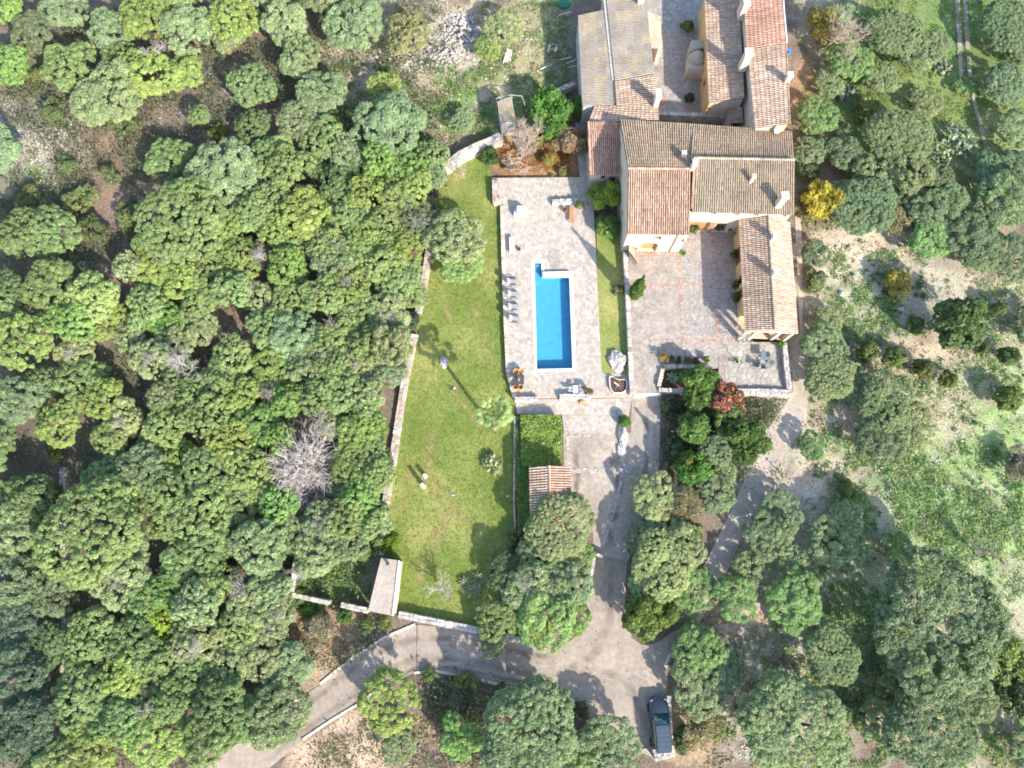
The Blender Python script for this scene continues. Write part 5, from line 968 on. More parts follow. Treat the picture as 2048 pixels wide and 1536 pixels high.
rosette('agave', 1345, 758, ZC-.2, .9, 18, 'pale striped rosette plant in the raised bed', 'agave', (.30, .36, .20)); rosette('spiky_plant', 1365, 507, ZC, .5, 20, 'potted green spiky plant at the farmhouse corner', 'plant', (.10, .22, .03)); rosette('spiky_plant', 1476, 725, ZC, .55, 18, 'green strappy plant in the patio planting', 'plant', (.07, .2, .03))
# prickly pears
def prickly(px_, py_, zb, R, n, label, col):
    root = empty('prickly_pear', P(px_, py_, zb+R*.4), label, 'cactus'); root.location.z = zb; b = MB(); b.lathe((0, 0, -.03), [(.02, -.01), (.13, 0), (.2, .02), (.13, .05), (.02, .06)], 8)
    me = bpy.data.meshes.new('pad'); V = [(v[0]*1.0, v[1]*.75, v[2]) for v in b.v]; me.from_pydata(V, [], b.f); me.update(); a = me.attributes.new('col', 'FLOAT_COLOR', 'FACE'); a.data.foreach_set('color', np.ones((len(b.f), 4), np.float32).ravel()); me.materials.append(M['palmleaf'])
    for k in range(n):
        th = rng.uniform(0, 6.283); q = R*math.sqrt(rng.random()); o = link('pad', me, None, root, (math.cos(th)*q, math.sin(th)*q, .25+(1-(q/R)**2)*R*.55*rng.uniform(.4, 1.1)))
        o.rotation_euler = (rng.uniform(-1, 1), rng.uniform(-1, 1), rng.uniform(0, 6)); s = rng.uniform(.75, 1.3)*1.15; o.scale = (s, s, s); f = rng.uniform(.75, 1.3); o.color = (col[0]*f, col[1]*f, col[2]*f, 1)
    return root
prickly(1912, 285, ZG, 2.9, 260, 'huge silvery prickly pear thicket by the dirt track', (.22, .27, .17)); prickly(1888, 135, ZG, 1.1, 60, 'small prickly pear near the top of the dirt track', (.22, .26, .16)); prickly(1690, 178, ZG, 1.3, 60, 'shaded prickly pear between the olives', (.10, .14, .10))
prickly(985, 928, ZL, 1.05, 55, 'prickly pear with pale pads on the lower lawn', (.27, .29, .14)); prickly(560, 1345, ZG, .6, 16, 'small prickly pear at the wood edge near the road', (.2, .24, .15))
# ivy bed
def leafbed(name, polys, z0, h, n, leaf, col, label, cat, seed=1):
    rs = np.random.RandomState(seed); V = []; P_ = []
    for poly in polys:
        q = XY(poly, z0+h); xs = [v.x for v in q]; ys = [v.y for v in q]; qq = [(v.x, v.y) for v in q]; k = 0
        while k < n/len(polys):
            x_, y_ = rs.uniform(min(xs)-.05, max(xs)+.05), rs.uniform(min(ys)-.05, max(ys)+.05)
            if inside((x_, y_), qq): P_.append((x_, y_, z0+h*(.72+.5*fbm(x_, y_, .8))*rs.uniform(.75, 1.05))); k += 1
    pos = np.array(P_); m_ = len(pos); nr = rs.normal(size=(m_, 3))*.55+np.array([0, 0, 1]); nr /= np.linalg.norm(nr, axis=1)[:, None]; a = np.cross(nr, rs.normal(size=(m_, 3))); a /= np.linalg.norm(a, axis=1)[:, None]; e = np.cross(nr, a); s = leaf*rs.uniform(.6, 1.4, (m_, 1)); a *= s*.7; e *= s*.5
    V = np.stack([pos-a, pos+e, pos+a, pos-e], 1).reshape(-1, 3); hue = rs.normal(0, .12, (m_, 1)); colr = np.concatenate([1+hue, np.ones((m_, 1)), 1-hue], 1)*rs.uniform(.65, 1.35, (m_, 1))
    me = np_mesh(name, V, np.arange(m_*4).reshape(-1, 4), colr); me.materials.append(M['leaf']); return me
root = empty('ivy_bed', P(1078, 880, ZG), 'dense bright green ivy bed north of the garage', 'ivy bed')
IV = [[(1042, 830), (1116, 830), (1124, 845), (1122, 930), (1044, 932)], [(1033, 834), (1046, 834), (1058, 940), (1060, 1060), (1036, 1060), (1032, 940)]]
me = leafbed('ivy', [IV[0]], ZG, 1.0, 9500, .17, None, '', '', 3); V = root.location; o = link('ivy_leaves', me, None, root, -Vector(V)); o.color = (.27, .36, .085, 1)
me = leafbed('ivy', [IV[1]], ZG, .55, 5000, .16, None, '', '', 4); o = link('ivy_leaves', me, None, root, -Vector(V)); o.color = (.20, .30, .08, 1)
b = MB(); b.prism([p for p in XY([(1045, 833), (1114, 833), (1119, 928), (1047, 928)], ZG+.6)], ZG, ZG+.55); b.prism(XY([(1036, 838), (1044, 838), (1056, 1056), (1038, 1056)], ZG+.2), ZG, ZG+.2); b.build('bed_soil', M['soil'], root)
edge = MB(); stone_run(edge, XY([(1030, 832), (1029, 920), (1028, 1000), (1030, 1062)], ZG+.35), .2, ZG, ZG+.38, .35, 81, WARM, .03); o = edge.build('kerb_stones', M['stone'], root); o['kind'] = 'stuff'
# ground cover nobody could count
def cover(name, label, regions, n, leaf, col, seed, per=6, h=.14, spread=.16, only=None):
    rs = np.random.RandomState(seed); pos = []
    for (x0, y0, x1, y1, wt, thr) in regions:
        m_ = int(n*wt); a = rs.uniform(x0, x1, m_); b_ = rs.uniform(y0, y1, m_)
        for i in range(m_):
            q = P(a[i], b_[i], ZG)
            if only is not None and not inside((a[i], b_[i]), only): continue
            if fbm(q.x+seed*13, q.y, 2.2) < thr: continue
            if any(bx[0] < a[i] < bx[2] and bx[1] < b_[i] < bx[3] for bx in NOCOVER) or any(inside((a[i], b_[i]), R_) for R_ in ROADS): continue
            pos.append((q.x, q.y, 0))
    pos = np.array(pos); X_, Y_ = pos[:, 0], pos[:, 1]; gx, gy = to_px(X_, Y_, ZG); fl = np.zeros(len(X_))
    for bx0, by0, bx1, by1 in built: fl = np.maximum(fl, np.clip(1-np.maximum(np.maximum(bx0-gx, gx-bx1), np.maximum(by0-gy, gy-by1))/90, 0, 1))
    pos[:, 2] = ZG+(1-fl)*((fbm(X_, Y_, 9)-.5)*.9-.05)+(1-fl)*(fbm(X_+40, Y_+11, 1.6)-.5)*.25
    big = rs.uniform(.5, 1.4, len(pos)); pos = np.repeat(pos, per, 0); big = np.repeat(big, per); m_ = len(pos); tint = np.repeat(rs.uniform(.7, 1.3, m_//per), per)
    off = rs.normal(size=(m_, 3)); off[:, 2] = np.abs(off[:, 2]); pos = pos+off*np.array([spread, spread, h*.6])*big[:, None]+np.array([0, 0, .03])
    nr = rs.normal(size=(m_, 3))*.6+np.array([0, 0, .8]); nr /= np.linalg.norm(nr, axis=1)[:, None]; a = np.cross(nr, rs.normal(size=(m_, 3))); a /= np.linalg.norm(a, axis=1)[:, None]; e = np.cross(nr, a); s = leaf*rs.uniform(.6, 1.4, (m_, 1))*big[:, None]**.5
    V = np.stack([pos-a*s, pos+e*s*.45, pos+a*s, pos-e*s*.45], 1).reshape(-1, 3); hue = rs.normal(0, .1, (m_, 1)); c_ = np.concatenate([1+hue, np.ones((m_, 1)), 1-hue], 1)*(tint*rs.uniform(.8, 1.2, m_))[:, None]
    me = np_mesh(name, V, np.arange(m_*4).reshape(-1, 4), c_); me.materials.append(M['leaf']); o = link(name, me, None); o.color = (*col, 1); return tag(o, label, kind='stuff')
NOCOVER = [(880, 340, 1610, 800), (1025, 780, 1330, 1120), (770, 620, 1035, 1250), (1140, -20, 1600, 360), (1120, 1100, 1345, 1400), (830, 1240, 1340, 1345), (600, 1340, 720, 1470), (1580, 640, 1618, 850)]
cover('meadow_grass', 'bright green tufts of grass and weeds on the east slope', [(1640, 560, 2048, 1536, .6, .50), (1620, 880, 2048, 1350, .3, .47), (1660, 500, 1800, 700, .07, .46), (1450, 1230, 1700, 1536, .08, .5)], 15000, .12, (.25, .35, .14), 5)
cover('wild_grass', 'green grass north of the lawn and under the olives', [(1590, 0, 2048, 460, .6, .44), (660, 120, 1000, 290, .25, .47), (960, 0, 1150, 250, .2, .48), (590, 1120, 740, 1210, .05, .3)], 6500, .13, (.20, .29, .09), 6)
cover('dry_grass', 'straw-coloured dry grass on the slopes', [(1600, 440, 2048, 1536, .45, .42), (660, 0, 1150, 300, .25, .42), (560, 1240, 760, 1400, .1, .4), (640, 1430, 1000, 1536, .1, .45), (1400, 1230, 1600, 1536, .08, .45)], 6000, .13, (.42, .36, .25), 7)
cover('undergrowth', 'low scrub and leaf litter on the woodland floor', [(0, 0, 880, 520, .6, .42), (0, 520, 790, 1536, .35, .42), (850, 1350, 1320, 1536, .12, .42), (1330, 800, 1560, 960, .1, .4)], 21000, .14, (.135, .16, .09), 8, h=.75, spread=.42)
cover('fallen_leaves', 'orange-brown fallen leaves on the plot north of the terrace', [(1002, 285, 1156, 350, .8, .2), (1110, 250, 1158, 300, .2, .2)], 1900, .09, (.38, .19, .06), 9, per=4, h=.03)
cover('meadow_tufts', 'dark green leafy clumps dotted over the stony meadow', [(1620, 700, 2048, 1536, .8, .42), (1650, 480, 1850, 720, .2, .42)], 700, .11, (.10, .22, .085), 15, per=22, h=.22, spread=.15)
_nc = NOCOVER; NOCOVER = []; _z = ZG; ZG = ZL
cover('lawn_blades', 'short uneven grass blades of the lawn', [(770, 320, 1100, 1285, 1, 0)], 30000, .05, (.20, .27, .06), 16, per=2, h=.03, spread=.08, only=LAWN)
ZG = ZD+.01; _r, ROADS = ROADS, []
cover('road_litter', 'dry leaves and grit strewn over the road and driveway', [(560, 1100, 1350, 1500, .8, .5), (1130, 790, 1320, 1120, .2, .5)], 9000, .045, (.20, .15, .10), 17, per=2, h=.01, spread=.12, only=_r[0])
cover('path_litter', 'dry leaves on the narrow path', [(1370, 640, 1620, 1270, 1, .45)], 3500, .045, (.22, .17, .11), 18, per=2, h=.01, spread=.12, only=_r[1])
ROADS = _r; ZG = _z; NOCOVER = _nc
# loose stones
def stones(name, label, regions, seed, pal, kind='stuff'):
    r = random.Random(seed); b = MB()
    for (cx, cy_, rx, ry, n, s0, s1, hp) in regions:
        for k in range(n):
            t = r.uniform(0, 6.283); q = math.sqrt(r.random()); a, e = cx+rx*q*math.cos(t), cy_+ry*q*math.sin(t)
            if any(bx[0] < a < bx[2] and bx[1] < e < bx[3] for bx in NOCOVER): continue
            p = P(a, e, ZG); zb = zground(p)+hp*(1-q)*r.uniform(.5, 1); s = r.uniform(s0, s1); b.cur = vary(r.choice(pal), r, .75, 1.2); rz = r.uniform(0, 3)
            V = []; 
            for zz, f in ((-.35, .8), (.15, 1.0), (.5, .62)):
                for m_ in range(6): an = rz+m_*1.047; fr = f*r.uniform(.8, 1.15); V.append((p.x+math.cos(an)*s*.5*fr, p.y+math.sin(an)*s*.42*fr, zb+zz*s*.7))
            F = [(i, (i+1) % 6, 6+(i+1) % 6, 6+i) for i in range(6)]+[(6+i, 6+(i+1) % 6, 12+(i+1) % 6, 12+i) for i in range(6)]+[tuple(range(12, 18))]
            b.faces(V, F)
    o = b.build(name, M['stone']); return tag(o, label, kind=kind)
stones('rubble_heap', 'pale heap of field rubble in the scrub north of the lawn', [(918, 62, 40, 36, 300, .15, .5, .8), (895, 105, 46, 24, 170, .15, .45, .4), (820, 118, 90, 26, 120, .1, .5, .1)], 3, [(.42, .39, .36), (.48, .44, .40), (.36, .33, .31), (.46, .40, .35)])
stones('field_stones', 'scattered pale stones across the stony slopes', [(1850, 650, 200, 200, 500, .06, .2, 0), (1780, 1100, 260, 300, 700, .06, .22, 0), (1960, 950, 120, 200, 350, .06, .2, 0), (1540, 1380, 120, 150, 300, .06, .25, 0), (960, 150, 180, 120, 450, .06, .25, 0), (70, 290, 90, 100, 200, .08, .3, 0), (700, 1490, 90, 60, 150, .05, .15, 0), (430, 200, 120, 110, 200, .06, .2, 0)], 4, [(.58, .54, .48), (.52, .47, .40), (.62, .58, .53)])
# ------------------------------------------------------------------ furniture and small things
def local(b, name, m, parent, smooth=False):
    me = bpy.data.meshes.new(name); me.from_pydata([tuple(v) for v in b.v], [], b.f); me.update()
    a = me.attributes.new('col', 'FLOAT_COLOR', 'FACE'); c_ = np.ones((len(b.f), 4), np.float32); c_[:, :3] = np.array(b.c, np.float32).reshape(-1, 3); a.data.foreach_set('color', c_.ravel())
    if smooth: me.polygons.foreach_set('use_smooth', [True]*len(me.polygons))
    return link(name, me, m, parent)
def copytree(o, loc, rz, label):
    n = o.copy(); COL.objects.link(n); n.location = loc; n.rotation_euler = (0, 0, rz); n['label'] = label
    def kids(a, b_):
        for ch in a.children:
            if ch == n: continue
            c_ = ch.copy(); COL.objects.link(c_); c_.parent = b_; kids(ch, c_)
    kids(o, n); return n
# grey lounge chairs, backs to the lawn
def lounge():
    o = empty('lounge_chair', (0, 0, 0), '', 'lounge chair', 'grey lounge chairs by the pool'); b = MB(); b.box((.1, 0, .32), (.85, .66, .14), 0, .97); local(b, 'seat', M['grey'], o)
    b = MB(); b.hexa([(-.36, -.33, .36), (-.24, -.33, .36), (-.24, .33, .36), (-.36, .33, .36)], [(-.66, -.33, .85), (-.56, -.33, .88), (-.56, .33, .88), (-.66, .33, .85)]); local(b, 'backrest', M['grey'], o)
    for s in (-1, 1):
        b = MB(); b.box((0, s*.35, .52), (.6, .06, .05)); b.box((.25, s*.35, .43), (.05, .05, .18)); local(b, 'armrest', M['iron'], o)
        for x_ in (-.28, .45): b = MB(); b.box((x_, s*.3, .13), (.05, .05, .26)); local(b, 'leg', M['iron'], o)
    return o
lc = lounge(); spots = [(1026, 567, .0, 'northernmost'), (1027.5, 592, -.08, 'second from the north'), (1028.5, 617, .0, 'third from the north'), (1030, 641, -.1, 'southernmost')]
for k, (x_, y_, a, l_) in enumerate(spots):
    l_ = f'grey lounge chair beside the pool, {l_} of four'; p = P(x_, y_, ZT+.02)
    if k == 0: lc.location = p; lc.rotation_euler.z = a; lc['label'] = l_
    else: copytree(lc, p, a, l_)
# dining set
t = empty('dining_table', P(1036.5, 762, ZT+.02), 'square black dining table with a vase at the terrace corner', 'table'); b = MB(); b.box((0, 0, .73), (1.12, .95, .05)); local(b, 'table_top', M['iron'], t)
for i in (-1, 1):
    for j in (-1, 1): b = MB(); b.box((i*.48, j*.4, .35), (.07, .07, .70)); local(b, 'leg', M['iron'], t)
v = empty('vase', P(1037.5, 760.5, ZT+.775), 'small round vase on the black dining table', 'vase'); b = MB(); b.lathe((0, 0, 0), [(.06, 0), (.13, .08), (.12, .18), (.06, .26), (.08, .3), (.06, .3), (.04, .24)], 12); local(b, 'body', M['terracotta'], v, True)
b = MB(); b.cur = (.4, .5, .2)
for k in range(7): a = k*.9; b.tube([(0, 0, .25), (.06*math.cos(a), .06*math.sin(a), .5), (.2*math.cos(a), .2*math.sin(a), .6)], [.012, .01, .004], 4)
local(b, 'stems', M['plain'], v)
def wicker():
    o = empty('wicker_chair', (0, 0, 0), '', 'chair', 'wicker chairs around the dining table'); b = MB(); b.cur = (.8, .62, .55); pts = [(.22*math.cos(a), .22*math.sin(a)*1.05-.0) for a in [2*math.pi*k/12 for k in range(12)]]; b.prism(pts, .40, .46); local(b, 'seat', M['wicker'], o)
    b = MB(); b.cur = (1.25, 1.2, 1.1)
    arc = [(-.26, .1), (-.26, -.05), (-.22, -.19), (-.12, -.27), (0, -.3), (.12, -.27), (.22, -.19), (.26, -.05), (.26, .1)]
    for k in range(8): a, e = arc[k], arc[k+1]; b.bar(a, e, .045, .40, .72 if 1 < k < 6 else .66)
    local(b, 'backrest', M['wicker'], o)
    for i in (-1, 1):
        for j in (-1, 1): b = MB(); b.tube([(i*.17, j*.15, .42), (i*.21, j*.19, 0)], .02, 6); local(b, 'leg', M['wicker'], o)
    return o
wc = wicker(); spots = [(1031.5, 776, 0, 'southwest'), (1041.5, 776, 0, 'southeast'), (1032, 747, math.pi, 'northwest'), (1042, 747, math.pi, 'northeast')]
for k, (x_, y_, a, l_) in enumerate(spots):
    l_ = f'tan wicker chair at the {l_} corner of the black dining table'; p = P(x_, y_, ZT+.02)
    if k == 0: wc.location = p; wc.rotation_euler.z = a; wc['label'] = l_
    else: copytree(wc, p, a, l_)
# white cabinet
o = empty('garden_cabinet', P(1044, 428, ZT+.02), 'white boxy garden cabinet with a lower side shelf on the upper terrace', 'cabinet')
b = MB(); b.hexa([(-.5, -.42, .05), (.55, -.42, .05), (.55, .48, .05), (-.5, .48, .05)], [(-.5, -.4, .88), (.48, -.36, .80), (.42, .42, .80), (-.5, .46, .88)]); local(b, 'body', M['white'], o)
b = MB(); b.hexa([(-.53, -.43, .885), (.5, -.39, .805), (.44, .45, .805), (-.53, .49, .885)], [(-.53, -.43, .93), (.5, -.39, .85), (.44, .45, .85), (-.53, .49, .93)]); local(b, 'lid', M['white'], o)
b = MB(); b.box((-.68, -.02, .3), (.34, .62, .56)); local(b, 'side_shelf', M['white'], o); b = MB(); b.box((-.70, .16, .60), (.22, .06, .03)); local(b, 'handle', M['iron'], o)
b = MB(); b.box((.15, .15, .915), (.34, .08, .05), -.5); local(b, 'lid_handle', M['grey'], o)
for i in (-1, 1):
    for j in (-1, 1): b = MB(); b.box((i*.45, j*.36, .02), (.08, .08, .08)); local(b, 'foot', M['iron'], o)
# benches
def bench(name, px_, py_, w_, l_, h_, m, label, cat='bench', rz=0, slats=0, col=(1, 1, 1)):
    o = empty(name, P(px_, py_, ZT+.02), label, cat, rz=rz)
    if slats:
        for k in range(slats): b = MB(); b.cur = vary(col, rng, .85, 1.15); ww = w_/slats; b.box((-w_/2+ww*(k+.5), 0, h_), (ww*.86, l_, .04)); local(b, 'slat', M[m], o)
    else: b = MB(); b.box((0, 0, h_), (w_, l_, .14), 0, .96); local(b, 'cushion', M[m], o)
    for i in (-1, 1):
        for j in (-1, 1): b = MB(); b.cur = col; b.box((i*w_*.4, j*l_*.43, h_/2-.03), (.06, .06, h_-.06)); local(b, 'leg', M[m], o)
    return o
bench('padded_bench', 1024, 493, .52, 1.75, .42, 'white', 'long white padded bench at the terrace edge', rz=.03); bench('wooden_bench', 1143.5, 433, .46, 1.65, .45, 'wood', 'brown slatted wooden bench near the bench wall', slats=4, col=(.42, .20, .08), rz=-.01)
b = MB(); b.lathe((0, 0, 0), [(.14, 0), (.19, .25), (.2, .28), (.16, .28), (.14, .2)], 14); o = empty('plant_pot', P(1037.5, 499.5, ZT+.02), 'small dark round pot beside the white bench', 'pot'); local(b, 'body', M['iron'], o)
# folding chairs and table
def fold(white):
    o = empty('folding_chair', (0, 0, 0), '', 'chair', 'white folding chairs'); b = MB(); b.box((0, 0, .44), (.42, .42, .04)); local(b, 'seat', M['white'], o); b = MB(); b.hexa([(-.21, -.21, .5), (.21, -.21, .5), (.21, -.18, .5), (-.21, -.18, .5)], [(-.21, -.34, .9), (.21, -.34, .9), (.21, -.31, .9), (-.21, -.31, .9)]); local(b, 'backrest', M['white'], o)
    for i in (-1, 1):
        for j in (-1, 1): b = MB(); b.tube([(i*.2, j*.18, .44), (i*.2, -j*.2, 0)], .018, 6); local(b, 'leg', M['white'], o)
    return o
fc = fold(1); fc.location = P(1140, 780, ZT+.02); fc['label'] = 'white folding chair left of the small white table'; fc.rotation_euler.z = .05; copytree(fc, P(1161, 783, ZT+.02), .25, 'white folding chair right of the small white table')
o = empty('side_table', P(1150, 781, ZT+.02), 'small white table between two white folding chairs', 'table'); b = MB(); b.box((0, 0, .62), (.46, .72, .04)); local(b, 'table_top', M['white'], o)
for i in (-1, 1):
    for j in (-1, 1): b = MB(); b.box((i*.18, j*.3, .3), (.04, .04, .6)); local(b, 'leg', M['white'], o)
# pots
def potted(px_, py_, zb, label, r_=.22, col=(.12, .17, .05), n=260, pr=.26, pc=(1, 1, 1), seed=0):
    o = empty('potted_plant', P(px_, py_, zb), label, 'potted plant'); b = MB(); b.cur = pc; b.lathe((0, 0, 0), [(pr*.6, 0), (pr*.9, pr*1.1), (pr, pr*1.3), (pr*.85, pr*1.3), (pr*.8, pr*1.1)], 12); local(b, 'pot', M['terracotta'], o)
    me = crown_mesh('pot_foliage', int(px_*3+py_), r_*1.8, lobes=12, lr=.4, leaves=n, leaf=.12, scat=.8, zc=0); me.materials.append(M['leaf']); c_ = link('foliage', me, None, o, (0, 0, pr*1.3+r_)); c_.color = (*col, 1); return o
potted(1131, 424, ZT+.02, 'red pot with scant plant left of the wooden bench', .12, (.16, .12, .08), 80); potted(1159, 417, ZT+.02, 'tall potted plant at the end of the bench wall', .3, (.15, .2, .06)); potted(1174, 785, ZT+.02, 'brown potted plant right of the folding chairs', .26, (.16, .13, .07))
for k, (x_, y_, l_) in enumerate([(1436, 460, 'between the two courtyard doors'), (1464, 462, 'in the inner courtyard corner'), (1467, 518, 'by the porch house wall, uppermost'), (1472, 572, 'by the porch house wall, in the middle'), (1469, 597, 'by the porch house wall, lowest'), (1385, 463, 'at the foot of the stepped gable')]): potted(x_, y_, ZC+.01, f'potted shrub {l_}', .32, (.12, .14, .045), 420)
for k, (x_, y_, l_) in enumerate([(1324, 719, 'yellow-leaved, leftmost'), (1342, 722, 'second'), (1356, 723, 'third'), (1372, 722, 'fourth'), (1388, 723, 'fifth'), (1410, 720, 'sixth and leafiest')]): potted(x_, y_, ZC+.01, f'potted plant in the row before the raised bed, {l_} from the left' if k else 'yellow-leaved potted plant, leftmost before the raised bed', .2 if k else .28, [(.34, .27, .04), (.12, .1, .07), (.12, .1, .07), (.14, .2, .04), (.12, .1, .07), (.1, .2, .04)][k], 200)
potted(1558, 692, ZC+.01, 'green potted plant at the porch steps', .22, (.1, .2, .04)); potted(1389, 92+50, -.03, 'small potted bush beside the stone oven', .25, (.08, .11, .04)); potted(1405, 172, -.03, 'small potted bush by the wing wall', .25, (.08, .11, .04))
b = MB(); b.lathe((0, 0, 0), [(.1, 0), (.22, .15), (.24, .35), (.13, .5), (.16, .58), (.1, .58)], 14); o = empty('clay_jar', P(1168, 803, -.34), 'tipped clay jar leaning on the low wall south of the chairs', 'jar'); j = local(b, 'body', M['terracotta'], o, True); j.rotation_euler = (0, -1.2, .3); j.location = (0, 0, .22)
b = MB(); b.lathe((0, 0, 0), [(.35, 0), (.42, .1), (.4, .14), (.33, .1)], 18); o = empty('clay_basin', P(1323, 203, -.03), 'round terracotta basin in the corner of the north yard', 'basin'); local(b, 'body', M['terracotta'], o)
# kidney-shaped bed
kb = empty('kidney_bed', P(1237, 769, ZT), 'kidney-shaped raised bed with dark soil and pale rim', 'flower bed')
KP = [(1218, 760), (1219, 752), (1226, 752), (1232, 757), (1240, 759), (1250, 758), (1255, 762), (1255, 772), (1253, 781), (1246, 786), (1236, 787), (1226, 786), (1220, 778)]
q = XY(KP, .3); ce = sum((v for v in q), Vector())/len(q); b = MB()
for i in range(len(q)): a, e = q[i], q[(i+1) % len(q)]; ai, ei = ce+(a-ce)*.88, ce+(e-ce)*.88; b.hexa([(a.x, a.y, 0), (e.x, e.y, 0), (ei.x, ei.y, 0), (ai.x, ai.y, 0)], [(a.x, a.y, .32), (e.x, e.y, .32), (ei.x, ei.y, .32), (ai.x, ai.y, .32)])
b.build('rim', M['pale'], kb); b = MB(); b.prism([ce+(v-ce)*.89 for v in q], 0, .2); b.build('soil', M['soil'], kb)
b = MB()
for k in range(60):
    i = rng.randrange(len(q)); p = ce+(q[i]-ce)*rng.uniform(.1, .8); b.cur = rng.choice([(.30, .16, .12), (.36, .2, .15), (.25, .15, .12)]); b.box((p.x, p.y, .22), (.12, .1, .07), rng.uniform(0, 3), .6)
for k in range(4): b.cur = (.85, .85, .8); b.box((ce.x-.35+k*.12, ce.y+.2-k*.1, .27), (.14, .12, .1), k, .5)
o = b.build('bark_chips', M['stone'], kb); o['kind'] = 'stuff'
# boulders and stumps
def boulder(name, px_, py_, zb, size, label, seed, cat='boulder', rz=0):
    bm = bmesh.new(); bmesh.ops.create_icosphere(bm, subdivisions=4, radius=1.0); off = Vector((seed*3.1, seed, 0))
    for v in bm.verts:
        n = mnoise.fractal(v.co*1.3+off, 1.0, 2.1, 4)*.32+mnoise.noise(v.co*4+off)*.08; v.co *= 1+n; v.co = Vector((v.co.x*size[0], v.co.y*size[1], max(v.co.z, -.25)*size[2]))
    me = bpy.data.meshes.new(name); bm.to_mesh(me); bm.free(); o = link(name, me, M['rock'], None, P(px_, py_, zb)); o.rotation_euler.z = rz; return tag(o, label, cat)
boulder('boulder', 1234, 722, ZT-.05, (.85, 1.15, .75), 'large pitted boulder at the end of the grass strip', 2, rz=.2); boulder('boulder', 887, 725, ZL, (.42, .62, .42), 'grey boulder on the lawn', 5, rz=.25)
boulder('boulder', 1245, 868, ZD, (.45, 1.25, .6), 'long pale rock island beside the driveway', 7); boulder('boulder', 1243, 900, ZD, (.42, .9, .35), 'lower end rock of the driveway island', 9, rz=.1); boulder('boulder', 1682, 588, ZG, (.3, .3, .3), 'white stone on the grassy slope', 11); boulder('boulder', 1642, 578, ZG, (.25, .25, .3), 'white stone in the shade of the path shrubs', 12); boulder('boulder', 1802, 618, ZG, (.28, .2, .2), 'pale stone below the golden bush', 13)
for x_, y_, h_, l_ in [(848, 973, 1.55, 'taller pale cut trunk of the pair on the lawn'), (851, 953, .85, 'shorter pale cut trunk of the pair on the lawn')]:
    o = empty('cut_trunk', P(x_, y_, ZL), l_, 'stump'); b = MB(); b.cur = (.60, .50, .42); b.tube([(0, 0, -.05), (.01, 0, h_*.6), (.02, .02, h_)], [.23, .2, .2], 10); local(b, 'trunk', M['wood'], o); b = MB(); b.cur = (.35, .25, .19); b.lathe((.02, .02, h_), [(.07, 0), (.07, .02), (.03, .025)], 8); local(b, 'heartwood', M['wood'], o)
for x_, y_, l_ in [(905, 990, 'small tree ring stone on the lawn below the stumps'), (1016, 992, 'small stone ring by the ivy bed kerb'), (908, 776, 'bare earth stone at the sapling foot')]: boulder('stone', x_, y_, ZL, (.16, .14, .12), l_, int(x_), 'stone')
# patio furniture
def patio_chair(px_, py_, rz, label):
    o = empty('patio_chair', P(px_, py_, ZC+.02), label, 'chair', 'slate blue patio chairs', rz); b = MB(); b.box((0, 0, .42), (.5, .5, .05), 0, .95); local(b, 'seat', M['blue'], o); b = MB(); b.hexa([(-.25, -.25, .46), (.25, -.25, .46), (.25, -.2, .46), (-.25, -.2, .46)], [(-.25, -.42, .92), (.25, -.42, .92), (.25, -.37, .92), (-.25, -.37, .92)]); local(b, 'backrest', M['blue'], o)
    for i in (-1, 1):
        b = MB(); b.box((i*.27, 0, .62), (.05, .5, .04)); local(b, 'armrest', M['blue'], o)
        for j in (-1, 1): b = MB(); b.tube([(i*.23, j*.22, .42), (i*.26, j*.25, 0)], .022, 6); local(b, 'leg', M['blue'], o)
    return o
o = empty('patio_table', P(1526, 715, ZC+.02), 'slate blue square table on the flagstone patio', 'table', rz=-.08); b = MB(); b.box((0, 0, .72), (.9, .9, .05)); local(b, 'table_top', M['blue'], o)
for i in (-1, 1):
    for j in (-1, 1): b = MB(); b.box((i*.38, j*.38, .35), (.06, .06, .7)); local(b, 'leg', M['blue'], o)
b = MB(); b.box((.25, .1, .77), (.3, .4, .04), .1); local(b, 'tray', M['iron'], o)
patio_chair(1506, 731, 1.2, 'slate blue patio chair left of the square table'); patio_chair(1524, 734, 0.1, 'slate blue patio chair below the square table'); patio_chair(1541, 727, -.9, 'slate blue patio chair right of the square table')
# barbecue trolley under the porch
o = empty('folded_parasol', P(1547, 679, ZC+.03), 'folded blue-grey parasol leaning in the porch opening', 'parasol'); b = MB(); b.tube([(0, 0, 0), (.15, .1, 1.9)], .02, 6); local(b, 'pole', M['chrome'], o); b = MB(); b.tube([(.05, .03, .6), (.1, .06, 1.2), (.15, .1, 1.95)], [.12, .1, .03], 8); local(b, 'canopy', M['blue'], o)
# tiled lean-to over the wood store at the courtyard wall
lt = empty('tiled_lean_to', P(1265, 500, ZC), 'narrow tiled lean-to at the west end of the courtyard', 'lean-to')
tiled('roof', P(1275, 528, 1.3), P(1275, 492, 1.3), P(1257, 489, 1.9), P(1257, 500, 1.9), 'orange', lt, 30, .24); b = MB(); b.prism([tuple(v)[:2] for v in XY([(1257, 492), (1273, 493), (1273, 526), (1259, 510)], 1.1)], ZC-.2, 1.15); b.build('wall', M['plaster'], lt)
